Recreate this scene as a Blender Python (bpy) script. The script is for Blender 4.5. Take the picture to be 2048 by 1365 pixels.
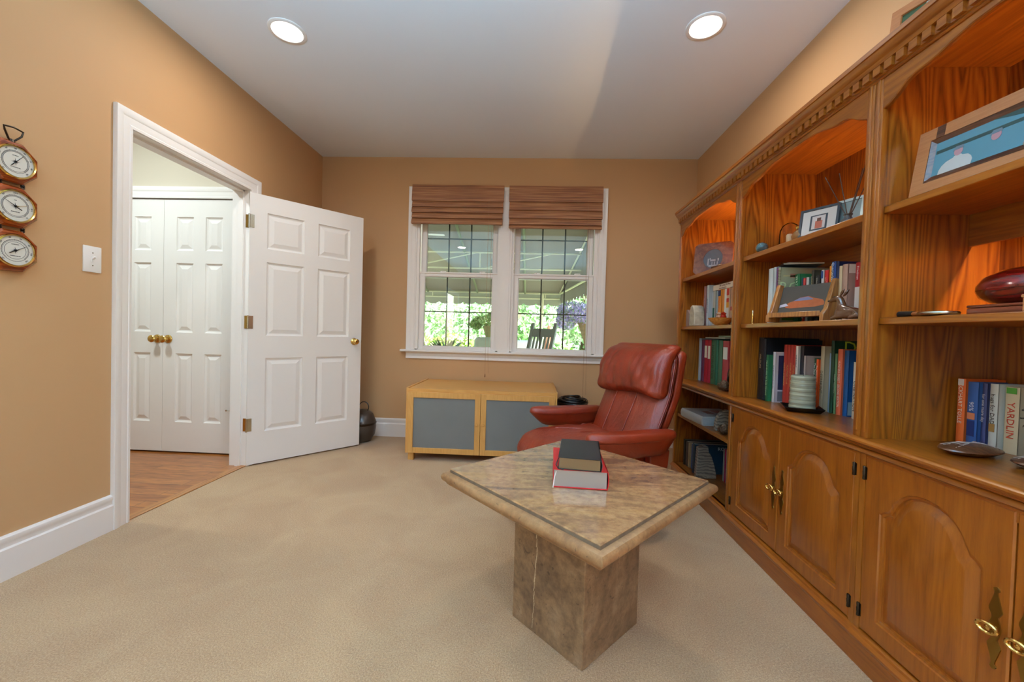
import bpy, bmesh, math, random
from mathutils import Vector, Matrix
import numpy as np
PI = math.pi
for o in list(bpy.data.objects): bpy.data.objects.remove(o)
sc = bpy.context.scene
COL = sc.collection

# ------------------------------------------------------------------ camera
H_CAM = 1.05739
cam_d = bpy.data.cameras.new('camera'); cam = bpy.data.objects.new('camera', cam_d); COL.objects.link(cam)
cam_d.sensor_width = 36.0; cam_d.lens = 36.0 * 800 / 2048; cam_d.clip_start = 0.02; cam_d.clip_end = 300
yaw, pitch, roll = -0.04799, -0.02028, 0.02824
d = Vector((math.sin(yaw)*math.cos(pitch), math.cos(yaw)*math.cos(pitch), math.sin(pitch)))
r = Vector((math.cos(yaw), -math.sin(yaw), 0)); u = r.cross(d)
r2 = math.cos(roll)*r + math.sin(roll)*u; u2 = -math.sin(roll)*r + math.cos(roll)*u
M = Matrix((r2, u2, -d)).transposed().to_4x4(); M.translation = Vector((0, 0, H_CAM))
cam.matrix_world = M
sc.camera = cam

# ------------------------------------------------------------------ exposure / world / sun / lamps
sc.view_settings.view_transform = 'Standard'
sc.view_settings.look = 'None'
sc.view_settings.gamma = 1.0
sc.view_settings.use_curve_mapping = False
sc.view_settings.exposure = -0.22
try:
    sc.cycles.use_denoising = True
    sc.cycles.max_bounces = 10
    sc.cycles.diffuse_bounces = 6
    sc.cycles.transparent_max_bounces = 16
    sc.cycles.sample_clamp_indirect = 6.0
    sc.cycles.caustics_reflective = False
    sc.cycles.caustics_refractive = False
except Exception: pass
w = bpy.data.worlds.new('world'); sc.world = w; w.use_nodes = True
wn = w.node_tree; wn.nodes.clear()
sky = wn.nodes.new('ShaderNodeTexSky'); sky.sky_type = 'NISHITA'; sky.sun_disc = False
sky.sun_elevation = math.radians(50); sky.sun_rotation = math.radians(150); sky.air_density = 1.2; sky.dust_density = 2.0
bg = wn.nodes.new('ShaderNodeBackground'); bg.inputs['Strength'].default_value = 1.7
wo = wn.nodes.new('ShaderNodeOutputWorld')
wn.links.new(sky.outputs[0], bg.inputs[0]); wn.links.new(bg.outputs[0], wo.inputs[0])

def lamp(kind, name, loc, power, color, size=.1, sizey=None, rot=(0, 0, 0), spread=None, parent=None):
    l = bpy.data.lights.new(name, kind); l.energy = power; l.color = color
    if kind == 'AREA':
        l.shape = 'RECTANGLE' if sizey else 'DISK'; l.size = size
        if sizey: l.size_y = sizey
        if spread: l.spread = spread
    elif kind in ('POINT', 'SPOT'): l.shadow_soft_size = size
    elif kind == 'SUN': l.angle = size
    o = bpy.data.objects.new(name, l); COL.objects.link(o); o.location = loc; o.rotation_euler = rot
    if parent:
        o.parent = parent; o.matrix_parent_inverse = Matrix.Translation(-parent.location)
    return o
SUN = lamp('SUN', 'sun', (0, 20, 20), 21, (1, .96, .88), math.radians(1.2), rot=(math.radians(38), math.radians(14), math.radians(20)))
# daylight through the open doorway in the left wall behind the camera
lamp('AREA', 'doorway_daylight_behind_camera', (-2.22, -2.65, 1.0), 55, (.46, .72, 1.0), 1.5, 1.9, rot=(PI/2+math.radians(38), 0, -PI/2), spread=math.radians(140))
# cool fill light at an added, unseen window in the right wall
lamp('AREA', 'added_side_fill', (1.62, -1.2, 1.5), 18, (.46, .72, 1.0), 1.4, 1.2, rot=(PI/2+math.radians(42), 0, PI/2), spread=math.radians(130))
P_DOWN = 13.5       # recessed ceiling lights
C_DOWN = (1.0, .95, .89)
P_HALL = 33.0
P_SHELF = 9.0

# ------------------------------------------------------------------ materials
def lin(c):
    if isinstance(c, str):
        c = [int(c[i:i+2], 16)/255 for i in (0, 2, 4)]
    else: c = [v/255 for v in c]
    return tuple(v/12.92 if v <= .04045 else ((v+.055)/1.055)**2.4 for v in c) + (1,)
MATS = {}
def new_mat(name):
    m = bpy.data.materials.new(name); m.use_nodes = True
    return m, m.node_tree, m.node_tree.nodes['Principled BSDF']
def N(nt, t, **kw):
    n = nt.nodes.new(t)
    for k, v in kw.items(): setattr(n, k, v)
    return n
def bump(nt, b, height, strength=.2, dist=.002):
    bp = N(nt, 'ShaderNodeBump'); bp.inputs['Strength'].default_value = strength; bp.inputs['Distance'].default_value = dist
    nt.links.new(height, bp.inputs['Height']); nt.links.new(bp.outputs[0], b.inputs['Normal'])
def plain(name, col, rough=.5, metal=0, spec=.5, coat=0, noise=0.0, nscale=40, bumps=0, emit=None, estr=0, trans=0, ior=1.45, alpha=1):
    if name in MATS: return MATS[name]
    m, nt, b = new_mat(name)
    c = lin(col)
    b.inputs['Base Color'].default_value = c; b.inputs['Roughness'].default_value = rough; b.inputs['Metallic'].default_value = metal
    b.inputs['Specular IOR Level'].default_value = spec; b.inputs['Coat Weight'].default_value = coat; b.inputs['Coat Roughness'].default_value = .08
    b.inputs['Transmission Weight'].default_value = trans; b.inputs['IOR'].default_value = ior
    if emit is not None:
        b.inputs['Emission Color'].default_value = lin(emit); b.inputs['Emission Strength'].default_value = estr
    if noise or bumps:
        tc = N(nt, 'ShaderNodeTexCoord'); ns = N(nt, 'ShaderNodeTexNoise'); ns.inputs['Scale'].default_value = nscale; ns.inputs['Detail'].default_value = 4
        nt.links.new(tc.outputs['Object'], ns.inputs['Vector'])
        if noise:
            mx = N(nt, 'ShaderNodeMix', data_type='RGBA'); mx.inputs[6].default_value = tuple(v*(1-noise) for v in c[:3])+(1,); mx.inputs[7].default_value = tuple(min(1, v*(1+noise)) for v in c[:3])+(1,)
            nt.links.new(ns.outputs['Fac'], mx.inputs[0]); nt.links.new(mx.outputs[2], b.inputs['Base Color'])
        if bumps: bump(nt, b, ns.outputs['Fac'], bumps, .003)
    MATS[name] = m; return m
def ramp(nt, stops):
    r_ = N(nt, 'ShaderNodeValToRGB'); cr = r_.color_ramp
    while len(cr.elements) < len(stops): cr.elements.new(.5)
    for e, (p, c) in zip(cr.elements, stops): e.position = p; e.color = lin(c)
    return r_
def wood(name, dark, mid, light, axis='z', s=1.0, rough=.32, coat=.25, cath=.5, wave=5.0):
    if name in MATS: return MATS[name]
    m, nt, b = new_mat(name)
    tc = N(nt, 'ShaderNodeTexCoord'); mp = N(nt, 'ShaderNodeMapping')
    a = 14.0*s; g = 1.0*s
    mp.inputs['Scale'].default_value = {'x': (g, a, a), 'y': (a, g, a), 'z': (a, a, g)}[axis]
    nt.links.new(tc.outputs['Object'], mp.inputs['Vector'])
    # cathedral figure: distorted rings about an axis well inside the log, stretched along the grain
    m1 = N(nt, 'ShaderNodeMapping'); q = 7.0*s; g2 = .55*s
    m1.inputs['Scale'].default_value = {'x': (g2, q, q), 'y': (q, g2, q), 'z': (q, q, g2)}[axis]
    nt.links.new(tc.outputs['Object'], m1.inputs['Vector'])
    n0 = N(nt, 'ShaderNodeTexNoise'); n0.inputs['Scale'].default_value = .9; n0.inputs['Detail'].default_value = 2; n0.inputs['Distortion'].default_value = .3
    nt.links.new(m1.outputs[0], n0.inputs['Vector'])
    mu = N(nt, 'ShaderNodeMath', operation='MULTIPLY'); mu.inputs[1].default_value = wave*6.5; nt.links.new(n0.outputs['Fac'], mu.inputs[0])
    wv = N(nt, 'ShaderNodeMath', operation='PINGPONG'); wv.inputs[1].default_value = 1.0; nt.links.new(mu.outputs[0], wv.inputs[0])
    ns = N(nt, 'ShaderNodeTexNoise'); ns.inputs['Scale'].default_value = 9; ns.inputs['Detail'].default_value = 6; ns.inputs['Roughness'].default_value = .65
    nt.links.new(mp.outputs[0], ns.inputs['Vector'])
    mx = N(nt, 'ShaderNodeMix', data_type='FLOAT'); mx.inputs[0].default_value = 1-cath
    nt.links.new(wv.outputs[0], mx.inputs[2]); nt.links.new(ns.outputs['Fac'], mx.inputs[3])
    cr = ramp(nt, [(.12, dark), (.42, mid), (.72, light)])
    nt.links.new(mx.outputs[0], cr.inputs[0]); nt.links.new(cr.outputs[0], b.inputs['Base Color'])
    b.inputs['Roughness'].default_value = rough; b.inputs['Coat Weight'].default_value = coat; b.inputs['Coat Roughness'].default_value = .18
    bump(nt, b, ns.outputs['Fac'], .12, .001)
    MATS[name] = m; return m

OAKC = ('66340a', '884810', 'a05c18')
M_OAKZ = wood('oak_vertical_grain', *OAKC, axis='z', cath=.25)
M_OAKY = wood('oak_lengthwise_grain', *OAKC, axis='y', cath=.25)
M_OAKS = wood('oak_side_panel', '502507', '854610', '9f5e1a', axis='z', cath=.42, wave=7)
M_OAKDOOR = wood('oak_door_grain', '642e08', '8a460c', '9c5412', axis='z', coat=.35, cath=.2)
M_OAKDOORY = wood('oak_door_rail_grain', '642e08', '8a460c', '9c5412', axis='y', coat=.35, cath=.2)
M_BEECH = wood('beech', 'b98443', 'c8924c', 'd29d58', axis='x', s=1.4, rough=.4, coat=.1, cath=.2)
M_BEECHZ = wood('beech_upright', 'b98443', 'c8924c', 'd29d58', axis='z', s=1.4, rough=.4, coat=.1, cath=.2)
M_WALNUT = wood('walnut', '2c160b', '45230f', '5c3319', axis='x', s=2.2, rough=.3)
M_FRAMEWOOD = wood('cherry_frame', '9c6034', 'ac6e40', 'b87c4c', axis='x', s=1.5, rough=.35, cath=.1)
M_BARO = wood('barometer_mahogany', '5a1f06', '7d300a', '94400f', axis='y', s=2, rough=.22, coat=.6)
M_REDWOOD = wood('red_stained_wood', '3e0403', '5c0806', '780f0a', axis='y', s=2, rough=.12, coat=.9)
M_OLIVE = wood('olive_wood_bowl', '9a5a1c', 'c08035', 'd79a4c', axis='x', s=4, rough=.35)
M_WHITE = plain('white_trim_paint', 'eceae8', .32)
M_DOORW = plain('white_door_paint', 'e9e8e6', .34)
M_BRASS = plain('polished_brass', 'd9b46a', .16, 1)
M_BRASSOLD = plain('aged_brass', 'a98642', .28, 1)
M_STEEL = plain('nickel', 'c5bda8', .25, 1)
M_BLACKM = plain('black_metal', '1b1917', .35, .6)
M_DARKM = plain('dark_bronze', '3a3026', .3, .8)
M_PAGES = plain('book_pages', 'e6dfcc', .8, noise=.06, nscale=200)
M_BLACK = plain('black_satin', '111111', .35)

def wall_mat(name, col):
    m, nt, b = new_mat(name)
    tc = N(nt, 'ShaderNodeTexCoord'); ns = N(nt, 'ShaderNodeTexNoise'); ns.inputs['Scale'].default_value = 90; ns.inputs['Detail'].default_value = 5
    nt.links.new(tc.outputs['Object'], ns.inputs['Vector'])
    b.inputs['Base Color'].default_value = lin(col); b.inputs['Roughness'].default_value = .62; b.inputs['Specular IOR Level'].default_value = .3
    bump(nt, b, ns.outputs['Fac'], .08, .002)
    MATS[name] = m; return m
M_WALL = wall_mat('tan_wall_paint', (192, 150, 106))
M_CEIL = wall_mat('ceiling_paint', (228, 236, 246))
M_HALLW = wall_mat('hall_wall_paint', (205, 196, 178))

def carpet_mat():
    m, nt, b = new_mat('beige_carpet')
    tc = N(nt, 'ShaderNodeTexCoord')
    n1 = N(nt, 'ShaderNodeTexNoise'); n1.inputs['Scale'].default_value = 210; n1.inputs['Detail'].default_value = 3; n1.inputs['Roughness'].default_value = .8
    n2 = N(nt, 'ShaderNodeTexNoise'); n2.inputs['Scale'].default_value = 2.6; n2.inputs['Detail'].default_value = 5; n2.inputs['Distortion'].default_value = .8
    n3 = N(nt, 'ShaderNodeTexNoise'); n3.inputs['Scale'].default_value = 110; n3.inputs['Detail'].default_value = 4
    for n in (n1, n2, n3): nt.links.new(tc.outputs['Object'], n.inputs['Vector'])
    c1 = ramp(nt, [(.34, (118, 90, 62)), (.5, (178, 148, 112)), (.66, (222, 196, 160))])
    c2 = ramp(nt, [(.35, (180, 140, 98)), (.65, (202, 166, 122))])
    nt.links.new(n1.outputs['Fac'], c1.inputs[0]); nt.links.new(n2.outputs['Fac'], c2.inputs[0])
    mx = N(nt, 'ShaderNodeMix', data_type='RGBA'); mx.inputs[0].default_value = .5
    nt.links.new(c1.outputs[0], mx.inputs[6]); nt.links.new(c2.outputs[0], mx.inputs[7])
    nt.links.new(mx.outputs[2], b.inputs['Base Color'])
    b.inputs['Roughness'].default_value = .95; b.inputs['Specular IOR Level'].default_value = .1; b.inputs['Sheen Weight'].default_value = .2
    ad = N(nt, 'ShaderNodeMath', operation='ADD'); nt.links.new(n1.outputs['Fac'], ad.inputs[0]); nt.links.new(n3.outputs['Fac'], ad.inputs[1])
    bump(nt, b, ad.outputs[0], .7, .006)
    return m
M_CARPET = carpet_mat()

def plank_mat():
    m, nt, b = new_mat('oak_strip_flooring')
    tc = N(nt, 'ShaderNodeTexCoord'); mp = N(nt, 'ShaderNodeMapping')
    nt.links.new(tc.outputs['Object'], mp.inputs['Vector'])
    br = N(nt, 'ShaderNodeTexBrick'); br.inputs['Scale'].default_value = 1; br.inputs['Brick Width'].default_value = .9; br.inputs['Row Height'].default_value = .083
    br.inputs['Mortar Size'].default_value = .0015; br.inputs['Color1'].default_value = lin((196, 128, 62)); br.inputs['Color2'].default_value = lin((166, 100, 44)); br.inputs['Mortar'].default_value = lin((84, 46, 18))
    nt.links.new(mp.outputs[0], br.inputs['Vector'])
    m2 = N(nt, 'ShaderNodeMapping'); m2.inputs['Scale'].default_value = (2, 26, 2); nt.links.new(tc.outputs['Object'], m2.inputs['Vector'])
    ns = N(nt, 'ShaderNodeTexNoise'); ns.inputs['Scale'].default_value = 3; ns.inputs['Detail'].default_value = 6; ns.inputs['Distortion'].default_value = 1.2
    nt.links.new(m2.outputs[0], ns.inputs['Vector'])
    cr = ramp(nt, [(.3, (150, 130, 110)), (.6, (255, 255, 255))]); nt.links.new(ns.outputs['Fac'], cr.inputs[0])
    mx = N(nt, 'ShaderNodeMix', data_type='RGBA', blend_type='MULTIPLY'); mx.inputs[0].default_value = .8
    nt.links.new(br.outputs['Color'], mx.inputs[6]); nt.links.new(cr.outputs[0], mx.inputs[7]); nt.links.new(mx.outputs[2], b.inputs['Base Color'])
    b.inputs['Roughness'].default_value = .28; b.inputs['Coat Weight'].default_value = .3
    return m
M_PLANK = plank_mat()

def travertine(name, rough, cols, coat=0, rot=0, vein=True):
    m, nt, b = new_mat(name)
    tc = N(nt, 'ShaderNodeTexCoord'); mp = N(nt, 'ShaderNodeMapping'); mp.inputs['Rotation'].default_value = (0, 0, rot)
    mp.inputs['Scale'].default_value = (1.6, 7, 7) if vein else (3, 3, 3)
    nt.links.new(tc.outputs['Object'], mp.inputs['Vector'])
    n1 = N(nt, 'ShaderNodeTexNoise'); n1.inputs['Scale'].default_value = 1.6; n1.inputs['Detail'].default_value = 9; n1.inputs['Roughness'].default_value = .62; n1.inputs['Distortion'].default_value = 1.0
    n2 = N(nt, 'ShaderNodeTexNoise'); n2.inputs['Scale'].default_value = 38; n2.inputs['Detail'].default_value = 5; n2.inputs['Roughness'].default_value = .7
    n3 = N(nt, 'ShaderNodeTexNoise'); n3.inputs['Scale'].default_value = 6; n3.inputs['Detail'].default_value = 8; n3.inputs['Distortion'].default_value = 2.5
    nt.links.new(mp.outputs[0], n1.inputs['Vector']); nt.links.new(tc.outputs['Object'], n2.inputs['Vector']); nt.links.new(mp.outputs[0], n3.inputs['Vector'])
    c1 = ramp(nt, [(.3, cols[0]), (.45, cols[1]), (.56, cols[2]), (.7, cols[3])]); nt.links.new(n1.outputs['Fac'], c1.inputs[0])
    c2 = ramp(nt, [(.3, (170, 160, 150)), (.62, (255, 255, 255))]); nt.links.new(n2.outputs['Fac'], c2.inputs[0])
    c3 = ramp(nt, [(.30, (110, 84, 64)), (.37, (255, 255, 255))]); nt.links.new(n3.outputs['Fac'], c3.inputs[0])
    mx = N(nt, 'ShaderNodeMix', data_type='RGBA', blend_type='MULTIPLY'); mx.inputs[0].default_value = .75
    mz = N(nt, 'ShaderNodeMix', data_type='RGBA', blend_type='MULTIPLY'); mz.inputs[0].default_value = .6
    nt.links.new(c1.outputs[0], mx.inputs[6]); nt.links.new(c2.outputs[0], mx.inputs[7])
    nt.links.new(mx.outputs[2], mz.inputs[6]); nt.links.new(c3.outputs[0], mz.inputs[7]); nt.links.new(mz.outputs[2], b.inputs['Base Color'])
    b.inputs['Roughness'].default_value = rough; b.inputs['Coat Weight'].default_value = coat; b.inputs['Coat Roughness'].default_value = .03
    if rough > .2: bump(nt, b, n2.outputs['Fac'], .25, .002)
    return m
M_TRAVTOP = travertine('polished_travertine', .10, [(112, 84, 62), (156, 118, 84), (186, 144, 100), (176, 130, 76)], coat=.4, rot=.5)
M_TRAVRIM = travertine('honed_travertine_rim', .45, [(130, 92, 60), (156, 114, 74), (168, 126, 84), (176, 138, 96)], vein=False)
M_TRAVBASE = travertine('travertine_pedestal', .38, [(98, 74, 54), (128, 98, 70), (148, 116, 84), (166, 140, 112)], vein=False)

def leather_mat():
    m, nt, b = new_mat('red_brown_leather')
    tc = N(nt, 'ShaderNodeTexCoord')
    n1 = N(nt, 'ShaderNodeTexNoise'); n1.inputs['Scale'].default_value = 5; n1.inputs['Detail'].default_value = 4
    v = N(nt, 'ShaderNodeTexVoronoi'); v.inputs['Scale'].default_value = 420
    n2 = N(nt, 'ShaderNodeTexNoise'); n2.inputs['Scale'].default_value = 7; n2.inputs['Detail'].default_value = 3; n2.inputs['Distortion'].default_value = 1.4
    mp = N(nt, 'ShaderNodeMapping'); mp.inputs['Scale'].default_value = (1, 2.2, .8); nt.links.new(tc.outputs['Object'], mp.inputs['Vector'])
    nt.links.new(tc.outputs['Object'], n1.inputs['Vector']); nt.links.new(tc.outputs['Object'], v.inputs['Vector']); nt.links.new(mp.outputs[0], n2.inputs['Vector'])
    c = ramp(nt, [(.3, (112, 32, 12)), (.55, (133, 41, 16)), (.75, (152, 52, 23))]); nt.links.new(n1.outputs['Fac'], c.inputs[0]); nt.links.new(c.outputs[0], b.inputs['Base Color'])
    b.inputs['Roughness'].default_value = .30; b.inputs['Specular IOR Level'].default_value = .6
    ml = N(nt, 'ShaderNodeMath', operation='MULTIPLY'); ml.inputs[1].default_value = 9.0; nt.links.new(n2.outputs['Fac'], ml.inputs[0])
    ad = N(nt, 'ShaderNodeMath', operation='ADD'); nt.links.new(ml.outputs[0], ad.inputs[0]); nt.links.new(v.outputs['Distance'], ad.inputs[1])
    bump(nt, b, ad.outputs[0], .22, .006)
    return m
M_LEATHER = leather_mat()

def glass_pane():
    m = bpy.data.materials.new('window_glass'); m.use_nodes = True; nt = m.node_tree; nt.nodes.clear()
    o = N(nt, 'ShaderNodeOutputMaterial'); mx = N(nt, 'ShaderNodeMixShader'); t = N(nt, 'ShaderNodeBsdfTransparent'); g = N(nt, 'ShaderNodeBsdfGlossy')
    fr = N(nt, 'ShaderNodeFresnel'); fr.inputs['IOR'].default_value = 1.5; g.inputs['Roughness'].default_value = 0.0
    t.inputs['Color'].default_value = (.94, .97, .95, 1)
    nt.links.new(fr.outputs[0], mx.inputs[0]); nt.links.new(t.outputs[0], mx.inputs[1]); nt.links.new(g.outputs[0], mx.inputs[2]); nt.links.new(mx.outputs[0], o.inputs[0])
    return m
M_PANE = glass_pane()
M_FROST = plain('frosted_grey_glass', '70706c', .42, spec=.5, noise=.16, nscale=3.5)
def bamboo_mat():
    m, nt, b = new_mat('woven_bamboo')
    tc = N(nt, 'ShaderNodeTexCoord'); mp = N(nt, 'ShaderNodeMapping'); mp.inputs['Scale'].default_value = (1.2, 90, 90); nt.links.new(tc.outputs['Object'], mp.inputs['Vector'])
    ns = N(nt, 'ShaderNodeTexNoise'); ns.inputs['Scale'].default_value = 2.2; ns.inputs['Detail'].default_value = 3; nt.links.new(mp.outputs[0], ns.inputs['Vector'])
    c = ramp(nt, [(.3, (104, 62, 36)), (.5, (152, 98, 62)), (.72, (196, 146, 100))]); nt.links.new(ns.outputs['Fac'], c.inputs[0]); nt.links.new(c.outputs[0], b.inputs['Base Color'])
    b.inputs['Roughness'].default_value = .6; bump(nt, b, ns.outputs['Fac'], .6, .003)
    return m
M_BAMBOO = bamboo_mat()
def banded(name, cols, scale=22, dist=3, axis='Z', rough=.4, typ='RINGS'):
    m, nt, b = new_mat(name)
    tc = N(nt, 'ShaderNodeTexCoord'); wv = N(nt, 'ShaderNodeTexWave', wave_type=typ)
    wv.inputs['Scale'].default_value = scale; wv.inputs['Distortion'].default_value = dist; wv.inputs['Detail'].default_value = 3
    if typ == 'BANDS': wv.bands_direction = axis
    else: wv.rings_direction = axis
    nt.links.new(tc.outputs['Object'], wv.inputs['Vector'])
    c = ramp(nt, [(i/(len(cols)-1)*.8+.1, k) for i, k in enumerate(cols)]); nt.links.new(wv.outputs['Fac'], c.inputs[0]); nt.links.new(c.outputs[0], b.inputs['Base Color'])
    b.inputs['Roughness'].default_value = rough
    return m
M_STONE = banded('banded_brown_stone', ['4c4034', '74675a', '958774', '63564a', '8b7d6c'], 16, 6, 'X')
M_AGATE = banded('pink_layered_stone', ['7c5a50', '9a7c74', 'b09c92', '6f5a58'], 20, 3, 'Y', typ='BANDS')
M_CANDLE = banded('striped_green_wax', ['8a8874', 'a9ab8d', '77786a', 'b4b59a'], 12, .6, 'Z', .35, 'BANDS')

# ------------------------------------------------------------------ mesh building
class MB:
    def __init__(s): s.v = []; s.f = []
    def add(s, vs, fs):
        o = len(s.v); s.v += [tuple(v) for v in vs]; s.f += [tuple(i+o for i in f) for f in fs]; return s
    def box(s, x0, x1, y0, y1, z0, z1):
        return s.add([(x0, y0, z0), (x1, y0, z0), (x1, y1, z0), (x0, y1, z0), (x0, y0, z1), (x1, y0, z1), (x1, y1, z1), (x0, y1, z1)],
                     [(0, 3, 2, 1), (4, 5, 6, 7), (0, 1, 5, 4), (1, 2, 6, 5), (2, 3, 7, 6), (3, 0, 4, 7)])
    def prism(s, poly, axis, a, b):
        n = len(poly)
        def P(p, c): return {'x': (c, p[0], p[1]), 'y': (p[0], c, p[1]), 'z': (p[0], p[1], c)}[axis]
        return s.add([P(p, a) for p in poly]+[P(p, b) for p in poly], [tuple(range(n))[::-1], tuple(range(n, 2*n))]+[(i, (i+1) % n, n+(i+1) % n, n+i) for i in range(n)])
    def loops(s, L, cap0=False, cap1=False, closed=True):
        n = len(L[0]); vs = [p for l in L for p in l]; fs = []
        for k in range(len(L)-1):
            for i in range(n if closed else n-1):
                j = (i+1) % n; fs.append((k*n+i, k*n+j, (k+1)*n+j, (k+1)*n+i))
        if cap0: fs.append(tuple(range(n))[::-1])
        if cap1: fs.append(tuple(range((len(L)-1)*n, len(L)*n)))
        return s.add(vs, fs)
    def lathe(s, prof, c=(0, 0, 0), seg=24, axis='z', cap=True):
        L = []
        for r_, h in prof:
            l = []
            for i in range(seg):
                a = 2*PI*i/seg; p, q = r_*math.cos(a), r_*math.sin(a)
                l.append({'z': (c[0]+p, c[1]+q, c[2]+h), 'x': (c[0]+h, c[1]+p, c[2]+q), 'y': (c[0]+p, c[1]+h, c[2]+q)}[axis])
            L.append(l)
        return s.loops(L, cap, cap)
    def tube(s, pts, r_, seg=8, closed=False, rad=None):
        pts = [Vector(p) for p in pts]; n = len(pts); L = []
        up = Vector((0, 0, 1)); prev = None
        for i, p in enumerate(pts):
            if closed: t = pts[(i+1) % n]-pts[i-1]
            else: t = pts[min(i+1, n-1)]-pts[max(i-1, 0)]
            t.normalize()
            if prev is None:
                a = t.cross(up)
                if a.length < .1: a = t.cross(Vector((1, 0, 0)))
            else: a = prev-t*prev.dot(t)
            a.normalize(); b_ = t.cross(a); prev = a
            rr = rad[i] if rad else r_
            L.append([tuple(p+rr*(math.cos(2*PI*k/seg)*a+math.sin(2*PI*k/seg)*b_)) for k in range(seg)])
        if closed: L.append(L[0])
        return s.loops(L, not closed, not closed)
    def rbox(s, half, rad, c=(0, 0, 0), n=8, fn=None):
        hx, hy, hz = half; base = len(s.v); idx = {}; vs = []; fs = []
        rad = min(rad, hx, hy, hz)
        def vert(i, j, k):
            key = (i, j, k)
            if key in idx: return idx[key]
            p = []
            for t, h in zip(key, half):
                q = t/n*2-1; inner = (h-rad)/h if h > rad else 0
                # concentrate samples into the rounded edge
                p.append(h*math.copysign(abs(q)**.7, q) if q else 0)
            q = [max(-(h-rad), min(h-rad, v)) for v, h in zip(p, half)]
            dv = Vector(p)-Vector(q)
            if dv.length > 1e-9: dv = dv.normalized()*rad
            P = Vector(q)+dv
            if fn: P = Vector(fn(P, Vector((p[0]/hx, p[1]/hy, p[2]/hz))))
            vs.append((P.x+c[0], P.y+c[1], P.z+c[2])); idx[key] = len(vs)-1; return idx[key]
        for i in range(n):
            for j in range(n):
                for (A, flip) in ((0, 1), (n, 0)):
                    for ax in range(3):
                        def K(a, b_):
                            return {0: (A, a, b_), 1: (b_, A, a), 2: (a, b_, A)}[ax]
                        q = [vert(*K(i, j)), vert(*K(i+1, j)), vert(*K(i+1, j+1)), vert(*K(i, j+1))]
                        if flip: q = q[::-1]
                        fs.append(tuple(q))
        return s.add(vs, fs)
    def xf(s, M_):
        s.v = [tuple(M_ @ Vector(v)) for v in s.v]; return s
    def shift(s, dx, dy, dz):
        s.v = [(a+dx, b_+dy, c+dz) for a, b_, c in s.v]; return s
    def mesh(s, name, mat, bevel=0, seg=1, smooth=40, fix=True):
        me = bpy.data.meshes.new(name); bm = bmesh.new()
        vs = [bm.verts.new(v) for v in s.v]
        for f in s.f:
            if len(set(f)) < 3: continue
            try: bm.faces.new([vs[i] for i in f])
            except ValueError: pass
        if fix:
            bmesh.ops.recalc_face_normals(bm, faces=bm.faces)
        if bevel:
            es = [e for e in bm.edges if len(e.link_faces) == 2 and e.calc_face_angle(0) > .5]
            bmesh.ops.bevel(bm, geom=es, offset=bevel, segments=seg, affect='EDGES', profile=.5, clamp_overlap=True)
        bm.to_mesh(me); bm.free()
        if mat: me.materials.append(mat)
        if smooth:
            me.shade_smooth()
            try: me.set_sharp_from_angle(angle=math.radians(smooth))
            except Exception: pass
        return me
def obj(name, mb, mat, parent=None, bevel=0, seg=1, smooth=40, world=False, label=None, fix=True):
    if world and parent is not None:
        l = parent.location; mb.shift(-l.x, -l.y, -l.z)
    me = mb.mesh(name, mat, bevel, seg, smooth, fix)
    o = bpy.data.objects.new(name, me); COL.objects.link(o)
    if parent is not None: o.parent = parent
    if label: o['label'] = label
    return o
def thing(name, label, cat, loc=(0, 0, 0), rz=0, group=None):
    o = bpy.data.objects.new(name, None); COL.objects.link(o); o.empty_display_size = .05
    o.location = loc; o.rotation_euler = (0, 0, rz); o['label'] = label; o['category'] = cat
    if group: o['group'] = group
    return o
def tag(o, label, cat, group=None, kind=None):
    o['label'] = label; o['category'] = cat
    if group: o['group'] = group
    if kind: o['kind'] = kind
    return o
def struct(name, mb=None, mat=None, loc=(0, 0, 0), rz=0, **kw):
    if mb is None:
        o = bpy.data.objects.new(name, None); COL.objects.link(o); o.location = loc; o.rotation_euler = (0, 0, rz)
    else: o = obj(name, mb, mat, **kw)
    o['kind'] = 'structure'; return o
def copy_tree(o, parent=None):
    c = o.copy(); COL.objects.link(c); c.parent = parent
    for ch in list(o.children): copy_tree(ch, c)
    return c
def text(name, s_, size, M_, mat, parent=None, ext=.0003, align='CENTER', sx=1.0):
    cu = bpy.data.curves.new(name, 'FONT'); cu.body = s_; cu.size = size; cu.extrude = ext; cu.align_x = align; cu.align_y = 'CENTER'; cu.resolution_u = 2
    tmp = bpy.data.objects.new(name, cu); COL.objects.link(tmp)
    dg = bpy.context.evaluated_depsgraph_get(); me = bpy.data.meshes.new_from_object(tmp.evaluated_get(dg))
    bpy.data.objects.remove(tmp); bpy.data.curves.remove(cu)
    me.materials.clear(); me.materials.append(mat)
    o = bpy.data.objects.new(name, me); COL.objects.link(o)
    if parent is not None: o.parent = parent
    o.matrix_local = M_ @ Matrix.Diagonal((sx, 1, 1, 1)); return o
def basis(x, y, z, loc):
    m = Matrix((x, y, z)).transposed().to_4x4(); m.translation = Vector(loc); return m
def ink(c): return plain('ink_'+str(c), c, .5)

XL, XR, YB, YF, HC = -2.107, 1.521, 3.885, -4.2, 2.743

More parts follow.
